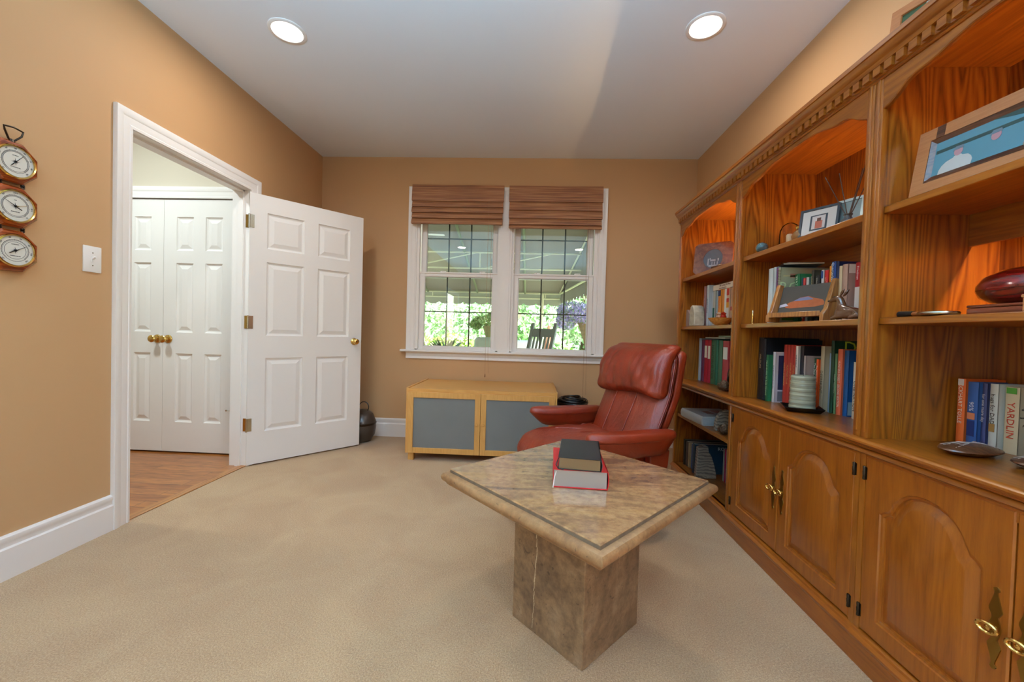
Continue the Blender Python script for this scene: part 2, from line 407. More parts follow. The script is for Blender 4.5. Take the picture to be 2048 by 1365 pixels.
# ------------------------------------------------------------------ room shell
struct('floor', MB().box(XL-.012, XR+.1, YF-.1, YB+.1, -.04, 0), M_CARPET)
struct('ceiling', MB().box(XL-.12, XR+.1, YF-.1, YB+.1, HC, HC+.05), M_CEIL)
DY0, DY1, DZ = 2.0, 2.885, 2.06     # doorway
m = MB()
m.box(XL-.12, XL, YF, -3.4, 0, HC).box(XL-.12, XL, -3.4, -1.9, 2.05, HC).box(XL-.12, XL, -1.9, DY0-.015, 0, HC).box(XL-.12, XL, DY1+.015, YB, 0, HC).box(XL-.12, XL, DY0-.015, DY1+.015, DZ+.015, HC)
struct('wall_left', m, M_WALL)
WX0, WX1, WZ0, WZ1 = -1.142, .606, .868, 2.375
m = MB()
m.box(XL-.12, WX0, YB, YB+.16, 0, HC).box(WX1, XR+.1, YB, YB+.16, 0, HC).box(WX0, WX1, YB, YB+.16, 0, WZ0).box(WX0, WX1, YB, YB+.16, WZ1, HC)
struct('wall_back', m, M_WALL)
struct('wall_right', MB().box(XR, XR+.1, -.5, YB, 0, HC).box(XR, XR+.1, YF, -1.9, 0, HC).box(XR, XR+.1, -1.9, -.5, 0, .9).box(XR, XR+.1, -1.9, -.5, 2.2, HC), M_WALL)
wf = struct('added_fill_window', loc=(XR, -1.2, .9))  # made-up window behind the camera, added to let side fill in
obj('fill_window_frame', MB().box(XR-.02, XR+.09, -1.9, -1.84, .9, 2.2).box(XR-.02, XR+.09, -.56, -.5, .9, 2.2).box(XR-.02, XR+.09, -1.84, -.56, .9, .96).box(XR-.02, XR+.09, -1.84, -.56, 2.14, 2.2).box(XR+.02, XR+.05, -1.22, -1.18, .96, 2.14), M_WHITE, wf, world=True)
struct('wall_front', MB().box(XL-.12, XR+.1, YF-.12, YF, 0, HC), M_WALL)
# baseboards : profile (height z, thickness t)
BBP = [(0, .018), (.125, .018), (.132, .012), (.15, .012), (.158, .016), (.172, .014), (.18, .004), (.18, 0), (0, 0)]
def baseboard(name, axis, a, b, at, sgn):
    m = MB()
    if axis == 'y': m.prism([(at+sgn*t, z) for z, t in BBP], 'y', a, b)
    else: m.prism([(at+sgn*t, z) for z, t in BBP], 'x', a, b)
    return struct(name, m, M_WHITE)
baseboard('baseboard_left', 'y', -1.81, DY0-.09, XL, 1)
t3 = struct('trim_3', loc=(XL, -2.65, 0))
baseboard('baseboard_left.001', 'y', DY1+.09, YB, XL, 1)
baseboard('baseboard_back', 'x', XL, XR, YB, -1)
baseboard('baseboard_right', 'y', 3.14, YB, XR, -1)

# doorway casing + jambs
CAS = [(0.0, .0), (0.0, .010), (.012, .012), (.016, .009), (.03, .012), (.05, .013), (.06, .019), (.078, .022), (.088, .022), (.09, .017), (.09, 0)]
def casing(m, plane, axis, sgn, a0, a1, zt, z0=0.0, bottom=False):
    L = []
    for o_, p in CAS:
        if bottom: pts = [(a0-o_, z0-o_), (a0-o_, zt+o_), (a1+o_, zt+o_), (a1+o_, z0-o_)]
        else: pts = [(a0-o_, z0), (a0-o_, zt+o_), (a1+o_, zt+o_), (a1+o_, z0)]
        L.append([((plane+sgn*p, a, z) if axis == 'x' else (a, plane+sgn*p, z)) for a, z in pts])
    m.loops(L, closed=bottom)
    if not bottom:
        m.add([l[0] for l in L], [tuple(range(len(L)))]); m.add([l[-1] for l in L], [tuple(range(len(L)))])
    return m
obj('casing', casing(MB(), XL, 'x', 1, -3.4, -1.9, 2.05), M_WHITE, t3, world=True, smooth=25)
t1 = struct('trim_1', loc=(XL, 2.44, 0))
obj('casing', casing(MB(), XL, 'x', 1, DY0, DY1, DZ), M_WHITE, t1, world=True, smooth=25)
m = MB().box(XL-.135, XL+.001, DY0-.015, DY0+.002, 0, DZ+.015).box(XL-.135, XL+.001, DY1-.002, DY1+.015, 0, DZ+.015).box(XL-.135, XL+.001, DY0, DY1, DZ-.002, DZ+.015)
m.box(XL-.085, XL-.045, DY0+.002, DY0+.014, 0, DZ-.002).box(XL-.085, XL-.045, DY1-.014, DY1-.002, 0, DZ-.002).box(XL-.085, XL-.045, DY0+.002, DY1-.002, DZ-.014, DZ-.002)
obj('jamb', m, M_WHITE, t1, world=True)
obj('casing', casing(MB(), XL-.12, 'x', -1, DY0, DY1, DZ), M_WHITE, t1, world=True, smooth=25)

# ------------------------------------------------------------------ raised-panel door
def door_leaf(wd, ht, th, panels):
    """local x 0..wd, z 0..ht, front face at y=0 (towards -y), back y=th"""
    m = MB()
    xs = sorted({0, wd} | {p[0] for p in panels} | {p[1] for p in panels}); zs = sorted({0, ht} | {p[2] for p in panels} | {p[3] for p in panels})
    for side in (0, 1):
        Y = 0 if side == 0 else th; sg = 1 if side == 0 else -1
        for i in range(len(xs)-1):
            for j in range(len(zs)-1):
                cx, cz = (xs[i]+xs[i+1])/2, (zs[j]+zs[j+1])/2
                if any(p[0] < cx < p[1] and p[2] < cz < p[3] for p in panels): continue
                m.add([(xs[i], Y, zs[j]), (xs[i+1], Y, zs[j]), (xs[i+1], Y, zs[j+1]), (xs[i], Y, zs[j+1])], [(0, 1, 2, 3)])
        for x0, x1, z0, z1 in panels:
            L = []
            for ins, dep in ((0, 0), (.004, .006), (.014, .011), (.02, .011), (.045, .003), (.048, .002)):
                y = Y+sg*dep; L.append([(x0+ins, y, z0+ins), (x1-ins, y, z0+ins), (x1-ins, y, z1-ins), (x0+ins, y, z1-ins)])
            m.loops(L, cap1=True)
    m.add([(0, 0, 0), (wd, 0, 0), (wd, 0, ht), (0, 0, ht), (0, th, 0), (wd, th, 0), (wd, th, ht), (0, th, ht)], [(0, 1, 5, 4), (1, 2, 6, 5), (2, 3, 7, 6), (3, 0, 4, 7)])
    return m
def six_panels(wd, st=.115, mid=.105):
    pw = (wd-2*st-mid)/2; xs = [(st, st+pw), (st+pw+mid, wd-st)]
    return [(a, b, z0, z1) for a, b in xs for z0, z1 in ((.24, .80), (.97, 1.53), (1.63, 1.90))]
def knob(parent, c, dirn, mat, r_=.026, rose=.03, length=.055, name='knob'):
    prof = [(rose, 0), (rose, .004), (rose*.8, .008), (.011, .012), (.010, length*.5), (r_*.75, length*.58), (r_, length*.8), (r_*.9, length*.98), (r_*.5, length*1.08), (.001, length*1.1)]
    m = MB().lathe(prof, seg=20)
    q = Vector((0, 0, 1)).rotation_difference(Vector(dirn)).to_matrix().to_4x4(); q.translation = Vector(c)
    return obj(name, m.xf(q), mat, parent)
# open door: hinge near (-2.09,2.875), free edge at (-1.524,3.518)
dx, dy = -1.524+2.098, 3.518-2.868; W1 = math.hypot(dx, dy); A1 = math.atan2(dy, dx)
d1 = struct('door_1', loc=(-2.098, 2.868, .012), rz=A1)
pan = six_panels(W1)
obj('door_leaf', door_leaf(W1, 2.03, .035, pan), M_DOORW, d1, smooth=0, fix=False)
knob(d1, (W1-.065, 0, .93), (0, -1, 0), M_BRASS); knob(d1, (W1-.065, .035, .93), (0, 1, 0), M_BRASS)
obj('latch', MB().box(W1-.001, W1+.002, .006, .029, .87, .99).box(W1, W1+.008, .012, .023, .92, .94), M_BRASS, d1)
for z in (.30, 1.07, 1.82):
    m = MB().lathe([(.006, -.05), (.006, .05)], (-.004, -.006, z), 12).box(-.001, .03, -.0025, 0, z-.048, z+.048)
    for k in (-.03, 0, .03): m.lathe([(.003, -.001), (.003, 0)], (.018, -.003, z+k), 8, 'y')
    for k in (-.018, .018): m.lathe([(.0064, -.001), (.0064, .001)], (-.004, -.006, z+k), 12)
    obj('hinge', m, M_STEEL, d1)
    obj('hinge', MB().box(XL-.03, XL-.002, DY1-.005, DY1-.002, z-.048+.012, z+.048+.012), M_BRASS, t1, world=True, label='brass hinge leaf on the jamb')

# ------------------------------------------------------------------ hall beyond the doorway
HY = 3.10
struct('floor_hall', MB().box(-4.1, XL-.012, .6, HY+.7, -.04, .002), M_PLANK)
struct('floor_threshold', MB().box(XL-.06, XL-.004, DY0, DY1, 0, .006), wood('threshold_oak', '8a5326', 'a36a34', 'b67e44', axis='y'), bevel=.002)
struct('ceiling_hall', MB().box(-4.1, XL-.12, .6, HY+.7, HC, HC+.05), M_CEIL)
CX0, CX1, CZ = -3.585, -2.385, 2.062
m = MB().box(-4.1, CX0-.01, HY, HY+.1, 0, HC).box(CX1+.01, XL-.12, HY, HY+.1, 0, HC).box(CX0-.01, CX1+.01, HY, HY+.1, CZ+.01, HC)
struct('wall_hall_back', m, M_HALLW)
struct('wall_hall_left', MB().box(-4.2, -4.1, .6, HY+.1, 0, HC), M_HALLW)
struct('wall_hall_front', MB().box(-4.1, XL-.12, .5, .6, 0, HC), M_HALLW)
struct('wall_hall_right', MB().box(XL-.126, XL-.12, .6, DY0-.1, 0, HC).box(XL-.126, XL-.12, DY1+.1, HY, 0, HC).box(XL-.126, XL-.12, DY0-.1, DY1+.1, DZ+.1, HC), M_HALLW)
struct('wall_closet', MB().box(-4.1, XL-.12, HY+.6, HY+.65, 0, HC).box(-4.1, -4.05, HY+.1, HY+.6, 0, HC).box(XL-.17, XL-.12, HY+.1, HY+.6, 0, HC), M_HALLW)
t2 = struct('trim_2', loc=(-2.985, HY, 0))
obj('casing', casing(MB(), HY, 'y', -1, CX0, CX1, CZ), M_WHITE, t2, world=True, smooth=25)
obj('jamb', MB().box(CX0-.01, CX0, HY-.002, HY+.1, 0, CZ).box(CX1, CX1+.01, HY-.002, HY+.1, 0, CZ).box(CX0, CX1, HY-.002, HY+.1, CZ, CZ+.01), M_WHITE, t2, world=True)
baseboard('baseboard_hall', 'x', CX1+.09, XL-.126, HY, -1)
cw = (CX1-CX0)/2-.003
for i, x0 in enumerate((CX0+.002, CX0+cw+.004)):
    dd = struct('door_%d' % (2+i), loc=(x0, HY+.005, .015))
    obj('door_leaf', door_leaf(cw, CZ-.022, .035, six_panels(cw, .105, .10)), M_DOORW, dd, smooth=0, fix=False)
    kx = cw-.045 if i == 0 else .045
    m = MB().lathe([(.034, 0), (.034, .004), (.03, .009), (.013, .013), (.011, .03), (.018, .036), (.028, .046), (.029, .056), (.022, .064), (.008, .067), (.001, .067)], seg=20)
    obj('knob', m.xf(Matrix.Translation((kx, 0, .915)) @ Matrix.Rotation(PI/2, 4, 'X')), M_BRASS, dd)
    hx = -.001 if i == 0 else cw+.001
    for z in (.33, 1.09, 1.86):
        m = MB().lathe([(.006, -.045), (.006, .045)], (hx, -.005, z), 10).box(hx-.012, hx+.012, -.003, 0, z-.045, z+.045)
        obj('hinge', m, M_STEEL, dd)
        if i == 1 and z < .4:
            obj('door_stop', MB().tube([(hx, -.008, z+.05), (hx, -.008, z+.085)], .003).tube([(hx, -.01, z+.02), (hx-.03, -.03, z+.028)], .004).lathe([(.007, 0), (.007, .008)], (hx-.034, -.034, z+.026), 8, 'y'), M_STEEL, dd)

# ------------------------------------------------------------------ recessed lights
def downlight(x, y, label, hall=False, pw=1.0):
    t = thing('recessed_light', label, 'ceiling light', (x, y, HC), group='recessed ceiling lights' if not hall else None)
    m = MB().lathe([(.100, 0), (.100, -.004), (.094, -.007), (.082, -.007), (.078, -.002), (.078, 0)], seg=40, cap=False)
    obj('trim_ring', m, M_WHITE, t)
    obj('lens', MB().lathe([(.078, -.002), (.05, -.0035), (.001, -.004)], seg=40, cap=False), plain('lamp_lens', 'ffffff', .4, emit=(255, 246, 228), estr=9), t)
    lamp('AREA', 'downlight_lamp', (x, y, HC-.009), P_HALL if hall else P_DOWN*pw, (.86, .98, 1.0) if hall else C_DOWN, .15, spread=PI*.98, parent=t)
downlight(-1.44, 2.25, 'glowing round recessed ceiling light on the left, near the door')
downlight(.89, 2.24, 'glowing round recessed ceiling light on the right, near the bookcases')
downlight(-1.44, -.05, 'recessed ceiling light behind the camera on the left', pw=.4)
downlight(.89, -.05, 'recessed ceiling light behind the camera on the right', pw=.5)
downlight(-3.0, 2.14, 'recessed ceiling light in the hall beyond the doorway', True)

t = thing('added_uplight', 'added unseen uplight behind the camera, in place of a bounced flash', 'fill light', (-.45, -.62, 0))  # invented uplight, added to brighten the ceiling as a bounced flash would
obj('base', MB().lathe([(.14, 0), (.14, .015), (.03, .03), (.012, .04)], seg=32), M_BLACKM, t)
obj('pole', MB().lathe([(.011, .03), (.011, 1.74)], seg=12), M_BLACKM, t)
obj('bowl', MB().lathe([(.012, 1.73), (.05, 1.735), (.12, 1.77), (.15, 1.82), (.147, 1.82), (.117, 1.775), (.05, 1.745), (.001, 1.742)], seg=32, cap=False), M_BLACKM, t)
lamp('AREA', 'added_uplight_area', (-.45, -.62, 1.80), 455, (.42, .74, 1.0), .2, rot=(PI, 0, 0), spread=math.radians(165), parent=t)
# ------------------------------------------------------------------ window
w1 = struct('window_1', loc=(-.268, YB, WZ0))
m = MB(); L = []
for o_, p in CAS:
    L.append([(a, YB-p, z) for a, z in ((WX0-o_*.96, WZ0), (WX0-o_*.96, WZ1+o_*.9), (WX1+o_*.96, WZ1+o_*.9), (WX1+o_*.96, WZ0))])
m.loops(L, closed=False)
MX0, MX1 = -.325, -.212
m.box(MX0, MX1, YB-.014, YB+.1, WZ0, WZ1).box(MX0+.02, MX1-.02, YB-.019, YB-.013, WZ0, WZ1)
obj('window_casing', m, M_WHITE, w1, world=True, smooth=25)
m = MB()
for a, b in ((WX0, WX0+.012), (WX1-.012, WX1), (MX0-.01, MX0), (MX1, MX1+.01)): m.box(a, b, YB, YB+.14, WZ0, WZ1)
m.box(WX0, WX1, YB, YB+.14, WZ1-.012, WZ1).box(WX0, WX1, YB-.0, YB+.15, WZ0-.02, WZ0+.008)
for a, b in ((WX0+.012, WX0+.026), (WX1-.026, WX1-.012), (MX0-.022, MX0-.01), (MX1+.01, MX1+.022)): m.box(a, b, YB+.0, YB+.02, WZ0, WZ1)
obj('window_jamb', m, M_WHITE, w1, world=True)
obj('window_sill', MB().prism([(YB+.02, .846), (YB-.045, .846), (YB-.055, .852), (YB-.055, .862), (YB-.048, .868), (YB+.02, .868)], 'x', -1.275, .722), M_WHITE, w1, world=True, smooth=30)
obj('apron', MB().prism([(YB, .782), (YB-.014, .782), (YB-.014, .80), (YB-.011, .806), (YB-.013, .832), (YB-.022, .842), (YB-.022, .847), (YB, .847)], 'x', -1.228, .69), M_WHITE, w1, world=True, smooth=30)
M_GRID = plain('bronze_grille', '4c544b', .5)
def sash(x0, x1, z0, z1, y, st, rb, rt, th=.03):
    root = MB().box(x0, x0+st, y, y+th, z0, z1).box(x1-st, x1, y, y+th, z0, z1).box(x0+st, x1-st, y, y+th, z0, z0+rb).box(x0+st, x1-st, y, y+th, z1-rt, z1)
    gx0, gx1, gz0, gz1 = x0+st, x1-st, z0+rb, z1-rt
    b_ = .006
    root.box(gx0, gx0+b_, y+.006, y+th-.006, gz0, gz1).box(gx1-b_, gx1, y+.006, y+th-.006, gz0, gz1).box(gx0, gx1, y+.006, y+th-.006, gz0, gz0+b_).box(gx0, gx1, y+.006, y+th-.006, gz1-b_, gz1)
    s_ = obj('sash', root, M_WHITE, w1, world=True, bevel=.0015)
    s_loc = Vector(w1.location)
    g = MB().box(gx0, gx1, y+.008, y+.011, gz0, gz1).box(gx0, gx1, y+.021, y+.024, gz0, gz1).shift(-s_loc.x, -s_loc.y, -s_loc.z)
    obj('glass_pane', g, M_PANE, s_)
    m_ = MB(); wdt = (gx1-gx0)
    for k in (1/3, 2/3): m_.box(gx0+wdt*k-.0065, gx0+wdt*k+.0065, y+.013, y+.019, gz0, gz1)
    zz = gz0+(gz1-gz0)*(.5 if z0 < 1.2 else .5); m_.box(gx0, gx1, y+.0135, y+.0185, zz-.0055, zz+.0055)
    obj('grille', m_.shift(-s_loc.x, -s_loc.y, -s_loc.z), M_GRID, s_, label='dark grille bars between the panes')
    return s_
for (x0, x1) in ((WX0+.022, MX0-.018), (MX1+.018, WX1-.022)):
    sash(x0+.006, x1-.006, 1.585, WZ1-.012, YB+.062, .05, .045, .045)
    sl = sash(x0, x1, .876, 1.633, YB+.026, .052, .028, .04)
    obj('sash_rail_lip', MB().box(x0, x1, YB+.018, YB+.03, 1.622, 1.636), M_WHITE, w1, world=True)
    for k in (.28, .78):
        c = x0+(x1-x0)*k
        m = MB().lathe([(.016, 0), (.014, .01), (.008, .014)], (c, YB+.04, 1.636), 12).box(c-.004, c+.045, YB+.034, YB+.044, 1.642, 1.65)
        obj('sash_lock', m, M_WHITE, w1, world=True)

# bamboo shades
def shade(x0, x1, z0, z1, folds, cord_x, cord_z, label):
    t = thing('bamboo_roman_shade', label, 'window blind', ((x0+x1)/2, YB-.03, z0), group='woven bamboo shades')
    prof = []   # front profile, y offset to the room, z
    zs = [z1]+folds+[z0]
    m = MB()
    for i in range(len(zs)-1):
        a, b = zs[i], zs[i+1]; last = i == len(zs)-2
        y0 = YB-.032-.003*i; w_ = .004*(i % 2)
        pr = [(y0, a), (y0-.006, a-(a-b)*.15), (y0-.018-.002*i, b+.005), (y0-.017-.002*i, b-.003), (y0-.006, b+.001), (y0+.004, b-.002), (y0+.006, a)]
        m.prism(pr, 'x', x0+w_+.001*i, x1-w_-.002*i)
    obj('woven_slats', m, M_BAMBOO, t, world=True, smooth=50)
    obj('headrail', MB().box(x0+.01, x1-.01, YB-.03, YB-.002, z1-.04, z1-.002), M_BEECH, t, world=True)
    yc = YB-.062
    m = MB().tube([(cord_x, yc, zs[1]-.0), (cord_x, yc-.002, (zs[1]+cord_z)/2), (cord_x+.004, YB-.06, cord_z)], .0014, 6)
    m.tube([(cord_x+.03, YB-.03, z0+.01), (cord_x+.028, YB-.058, .86), (cord_x+.034, YB-.04, cord_z+.03)], .0011, 6)
    m.lathe([(.002, .03), (.006, .02), (.007, 0), (.003, -.004)], (cord_x+.004, YB-.06, cord_z-.004), 10)
    obj('pull_cord', m, plain('brown_cord', '9a7452', .7), t, world=True)
shade(-1.192, -.300, 2.088, 2.468, [2.312, 2.255, 2.200, 2.145], -.440, .63, 'brown woven bamboo roman shade over the left window, drawn a little higher')
shade(-.250, .642, 2.058, 2.468, [2.315, 2.235, 2.155, 2.095], .50, .45, 'brown woven bamboo roman shade over the right window, hanging slightly lower')

# ------------------------------------------------------------------ wall things (left wall)
t = thing('light_switch', 'white toggle light switch plate on the tan wall beside the door casing', 'light switch', (XL, 1.817, 1.352))
obj('wall_plate', MB().box(0, .006, -.040, .040, -.062, .062), M_WHITE, t, bevel=.003, seg=2)
obj('toggle', MB().box(.005, .008, -.006, .006, -.013, .013).add([(.006, -.0045, -.004), (.006, .0045, -.004), (.02, .0045, .009), (.02, -.0045, .009), (.006, -.0045, .006), (.006, .0045, .006), (.018, .0045, .014), (.018, -.0045, .014)], [(0, 1, 2, 3), (4, 7, 6, 5), (0, 4, 5, 1), (1, 5, 6, 2), (2, 6, 7, 3), (3, 7, 4, 0)]), M_WHITE, t)
for sz in (.03, -.03): obj('screw', MB().lathe([(.003, 0), (.003, .0008)], (.006, 0, sz), 8, 'x'), M_STEEL, t)

BX = XL
t = thing('weather_station', 'tall wooden weather station of three octagonal dials hanging on the tan wall', 'barometer', (BX, 1.508, 1.507))
def octagon(r_, cz, rot=PI/8): return [(r_*math.cos(rot+k*PI/4), cz+r_*math.sin(rot+k*PI/4)) for k in range(8)]
M_DIAL = plain('dial_face', 'd8d6cc', .4); M_DIALD = plain('dial_ring', 'a9b0ae', .4); INKD = ink('2a2a30')
ap = .0815
for n_, cz in enumerate((.176, 0, -.176)):
    R = ap/math.cos(PI/8)
    m = MB(); L = []
    for rr, x in ((R, 0), (R, .022), (R-.008, .031), (R-.02, .034), (.058, .034)):
        L.append([(x, a, b) for a, b in octagon(rr, cz)])
    m.loops(L, cap0=True, cap1=True)
    bd = obj('octagon_board', m, M_BARO, t, smooth=20)
    obj('bezel', MB().lathe([(.064, .033), (.066, .038), (.063, .043), (.059, .042), (.058, .036)], (0, 0, 0), 40, 'x', cap=False).shift(0, 0, cz), M_BRASS, bd)
    dl = MB().lathe([(.060, .035), (.059, .0362), (.001, .0362)], (0, 0, 0), 40, 'x', cap=False).shift(0, 0, cz)
    obj('dial', dl, M_DIAL, bd)
    m = MB()
    for rr in (.043, .0385 if n_ != 2 else .034):
        m.tube([(.0366, rr*math.cos(a), cz+rr*math.sin(a)) for a in [2*PI*k/48 for k in range(48)]], .0006, 4, closed=True)
    for k in range(60):
        a = -PI*.25+k/59*PI*1.5; c_, s_ = math.cos(a), math.sin(a); r0, r1 = .0385, (.043 if k % 5 else .046)
        m.tube([(.0366, r0*c_, cz+r0*s_), (.0366, r1*c_, cz+r1*s_)], .0004, 4)
    for k in range(8):
        a = k*PI/4+.1; rr = .015 if k % 2 == 0 else .009
        m.add([(.0368, rr*math.cos(a), cz+rr*math.sin(a)), (.0368, .003*math.cos(a+.6), cz+.003*math.sin(a+.6)), (.0368, .003*math.cos(a-.6), cz+.003*math.sin(a-.6))], [(0, 1, 2)])
    obj('scale_marks', m, INKD, bd, smooth=0, fix=False)
    a = (.9, 2.6, .55)[n_]
    m = MB().tube([(.0385, -.022*math.cos(a), cz-.022*math.sin(a)), (.0385, .042*math.cos(a), cz+.042*math.sin(a))], .001, 5, rad=[.0018, .0005]).lathe([(.003, .037), (.003, .041)], (0, 0, cz), 12, 'x')
    obj('pointer', m, M_BLACKM, bd)
    if n_ == 1: obj('pointer', MB().tube([(.0395, 0, cz), (.0395, .036*math.cos(-.3), cz-.036*math.sin(-.3))], .0009, 5), M_BRASSOLD, bd)
    vals = (['10', '20', '30', '40', '50', '60', '70', '80', '90'], ['28', '28.5', '29', '29.5', '30', '30.5', '31'], ['-20', '0', '20', '40', '60', '80', '100', '120'])[n_]
    for k, s_ in enumerate(vals):
        a = PI*1.25-k/(len(vals)-1)*PI*1.5
        rr = .0515; rot = Matrix.Rotation(a-PI/2, 4, 'Z')
        Mx = basis((0, 1, 0), (0, 0, 1), (1, 0, 0), (.0366, rr*math.cos(a), cz+rr*math.sin(a))) @ rot
        text('numeral', s_, .008, Mx, INKD, bd)
    text('dial_title', ('HYGROMETER', 'BAROMETER', 'THERMOMETER')[n_], .0048, basis((0, 1, 0), (0, 0, 1), (1, 0, 0), (.0366, 0, cz-.022)), INKD, bd)
    text('dial_title', ('HUMIDITY', 'FAIR', 'FAHRENHEIT')[n_], .0042, basis((0, 1, 0), (0, 0, 1), (1, 0, 0), (.0366, 0, cz+.024)), INKD, bd)
for zc in (.088, -.088):
    for yy in (-.036, .036):
        obj('brass_post', MB().lathe([(.004, -.012), (.004, -.009), (.007, -.007), (.007, -.004), (.005, -.002), (.008, 0), (.005, .002), (.007, .004), (.007, .007), (.004, .009), (.004, .012)], (.018, yy, zc), 12), M_DARKM, t)
m = MB().tube([(.018, 0, .258), (.02, -.01, .264), (.026, -.026, .292), (.028, -.03, .306), (.028, 0, .312), (.028, .03, .306), (.026, .026, .286), (.02, .01, .264)], .0035, 8, closed=True).lathe([(.010, -.005), (.008, .004), (.005, .01)], (.018, 0, .256), 12)
obj('hanging_loop', m, M_DARKM, t)

# ------------------------------------------------------------------ bookcases
FX = 1.105; BXK = 1.498; CT = .745; TOP = 2.0
YD = [3.10, 2.24, 1.38, .52]
def arch_pts(y0, y1, z_end=1.812, z_top=1.905):
    hw = (y1-y0)/2; c = (y0+y1)/2
    prof = [(1.0, 0), (.955, .004), (.90, .016), (.85, .032), (.80, .046), (.74, .053), (.66, .055), (.58, .060), (.48, .073), (.36, .083), (.2, .086), (0, .086)]
    pts = [(c-hw*a, z_end+b*.9) for a, b in prof]+[(c+hw*a, z_end+b*.9) for a, b in prof[::-1][1:]]
    return pts
def cab_door(parent, y0, y1, z0, z1, hinge_hi, knob_side):
    """door on the plane x = FX+.004 ; y0<y1 ; hinge_hi: hinge at y1"""
    xf_, th = FX+.002, .020
    w_ = y1-y0; h_ = z1-z0; st = .058
    oy0, oy1 = y0+st, y1-st; hw = (oy1-oy0)/2; c = (y0+y1)/2; oz0 = z0+.058; sp = z1-.165
    up = [(1.0, 0), (.97, .004), (.90, .012), (.84, .016), (.80, .018), (.74, .034), (.66, .056), (.54, .078), (.38, .095), (.2, .104), (0, .107)]
    def outline(ins):
        k = (hw-ins)/hw; s_ = sp-ins*.75
        pts = [(c-hw*k, oz0+ins), (c-hw*k, (oz0+s_)/2)]+[(c-hw*a*k, s_+b*(1-ins*1.2)) for a, b in up]+[(c+hw*a*k, s_+b*(1-ins*1.2)) for a, b in up[::-1][1:]]+[(c+hw*k, (oz0+s_)/2), (c+hw*k, oz0+ins)]
        return pts
    n = len(outline(0)); out = []
    # outer rectangle mapped to the same count
    for i, (a, b) in enumerate(outline(0)):
        if i == 0: q = (y0, z0)
        elif i == n-1: q = (y1, z0)
        elif i in (1,): q = (y0, b)
        elif i == n-2: q = (y1, b)
        elif i == 2: q = (y0, z1)
        elif i == n-3: q = (y1, z1)
        else: q = (a, z1)
        out.append(q)
    L = [[(xf_+th, a, b) for a, b in out], [(xf_+.003, a, b) for a, b in out],
         [(xf_, c+(a-c)*(1-.004/w_*2), (z0+z1)/2+(b-(z0+z1)/2)*(1-.004/h_*2)) for a, b in out]]
    for ins, dep in ((0, 0), (.003, .004), (.009, .005), (.011, .010), (.016, .0115), (.040, .002), (.043, .0008)):
        L.append([(xf_+dep, a, b) for a, b in outline(ins)])
    m = MB().loops(L, cap0=True, cap1=True)
    dr = obj('door', m, M_OAKDOOR, parent, world=True, smooth=30)
    pl = Vector(parent.location)
    def sub(nm, mb, mat, lab=None): return obj(nm, mb.shift(-pl.x, -pl.y, -pl.z), mat, dr, label=lab)
    hy = y1+.001 if hinge_hi else y0-.001
    for z in (z0+.06, z1-.055):
        m = MB().lathe([(.004, -.022), (.005, -.02), (.004, -.008), (.005, -.006), (.005, .006), (.004, .008), (.005, .02), (.004, .022)], (xf_-.003, hy, z), 10)
        m.box(xf_-.001, xf_+.001, hy-.008, hy+.008, z-.02, z+.02)
        sub('hinge', m, M_DARKM, 'dark bronze hinge')
    ky = y0+.028 if hinge_hi else y1-.028; kz = (z0+z1)/2-.005
    # brass backplate : tall lozenge with finials, and a ring-like bow knob
    pr = [(0, .097), (.005, .094), (.007, .09), (.003, .085), (.004, .078), (.012, .05), (.014, .042), (.006, .026), (.010, .014), (.012, 0)]
    poly = [(ky+a, kz+b) for a, b in pr]+[(ky+a, kz-b) for a, b in pr[::-1][1:]]+[(ky-a, kz-b) for a, b in pr[1:]]+[(ky-a, kz+b) for a, b in pr[::-1][1:-1]]
    sub('handle_plate', MB().prism(poly, 'x', xf_-.0025, xf_), M_BRASSOLD, 'brass backplate')
    m = MB().lathe([(.005, 0), (.004, -.014), (.006, -.016)], (xf_, ky, kz), 12, 'x')
    m.tube([(xf_-.020-.004*math.cos(a), ky+.017*math.cos(a)*(1 if math.cos(a) > 0 else 1), kz+.011*math.sin(a)) for a in [2*PI*k/20 for k in range(20)]], .0042, 8, closed=True)
    m.lathe([(.001, -.023), (.006, -.02), (.006, -.014)], (xf_, ky, kz), 12, 'x')
    sub('handle', m, M_BRASS, 'brass bow handle')
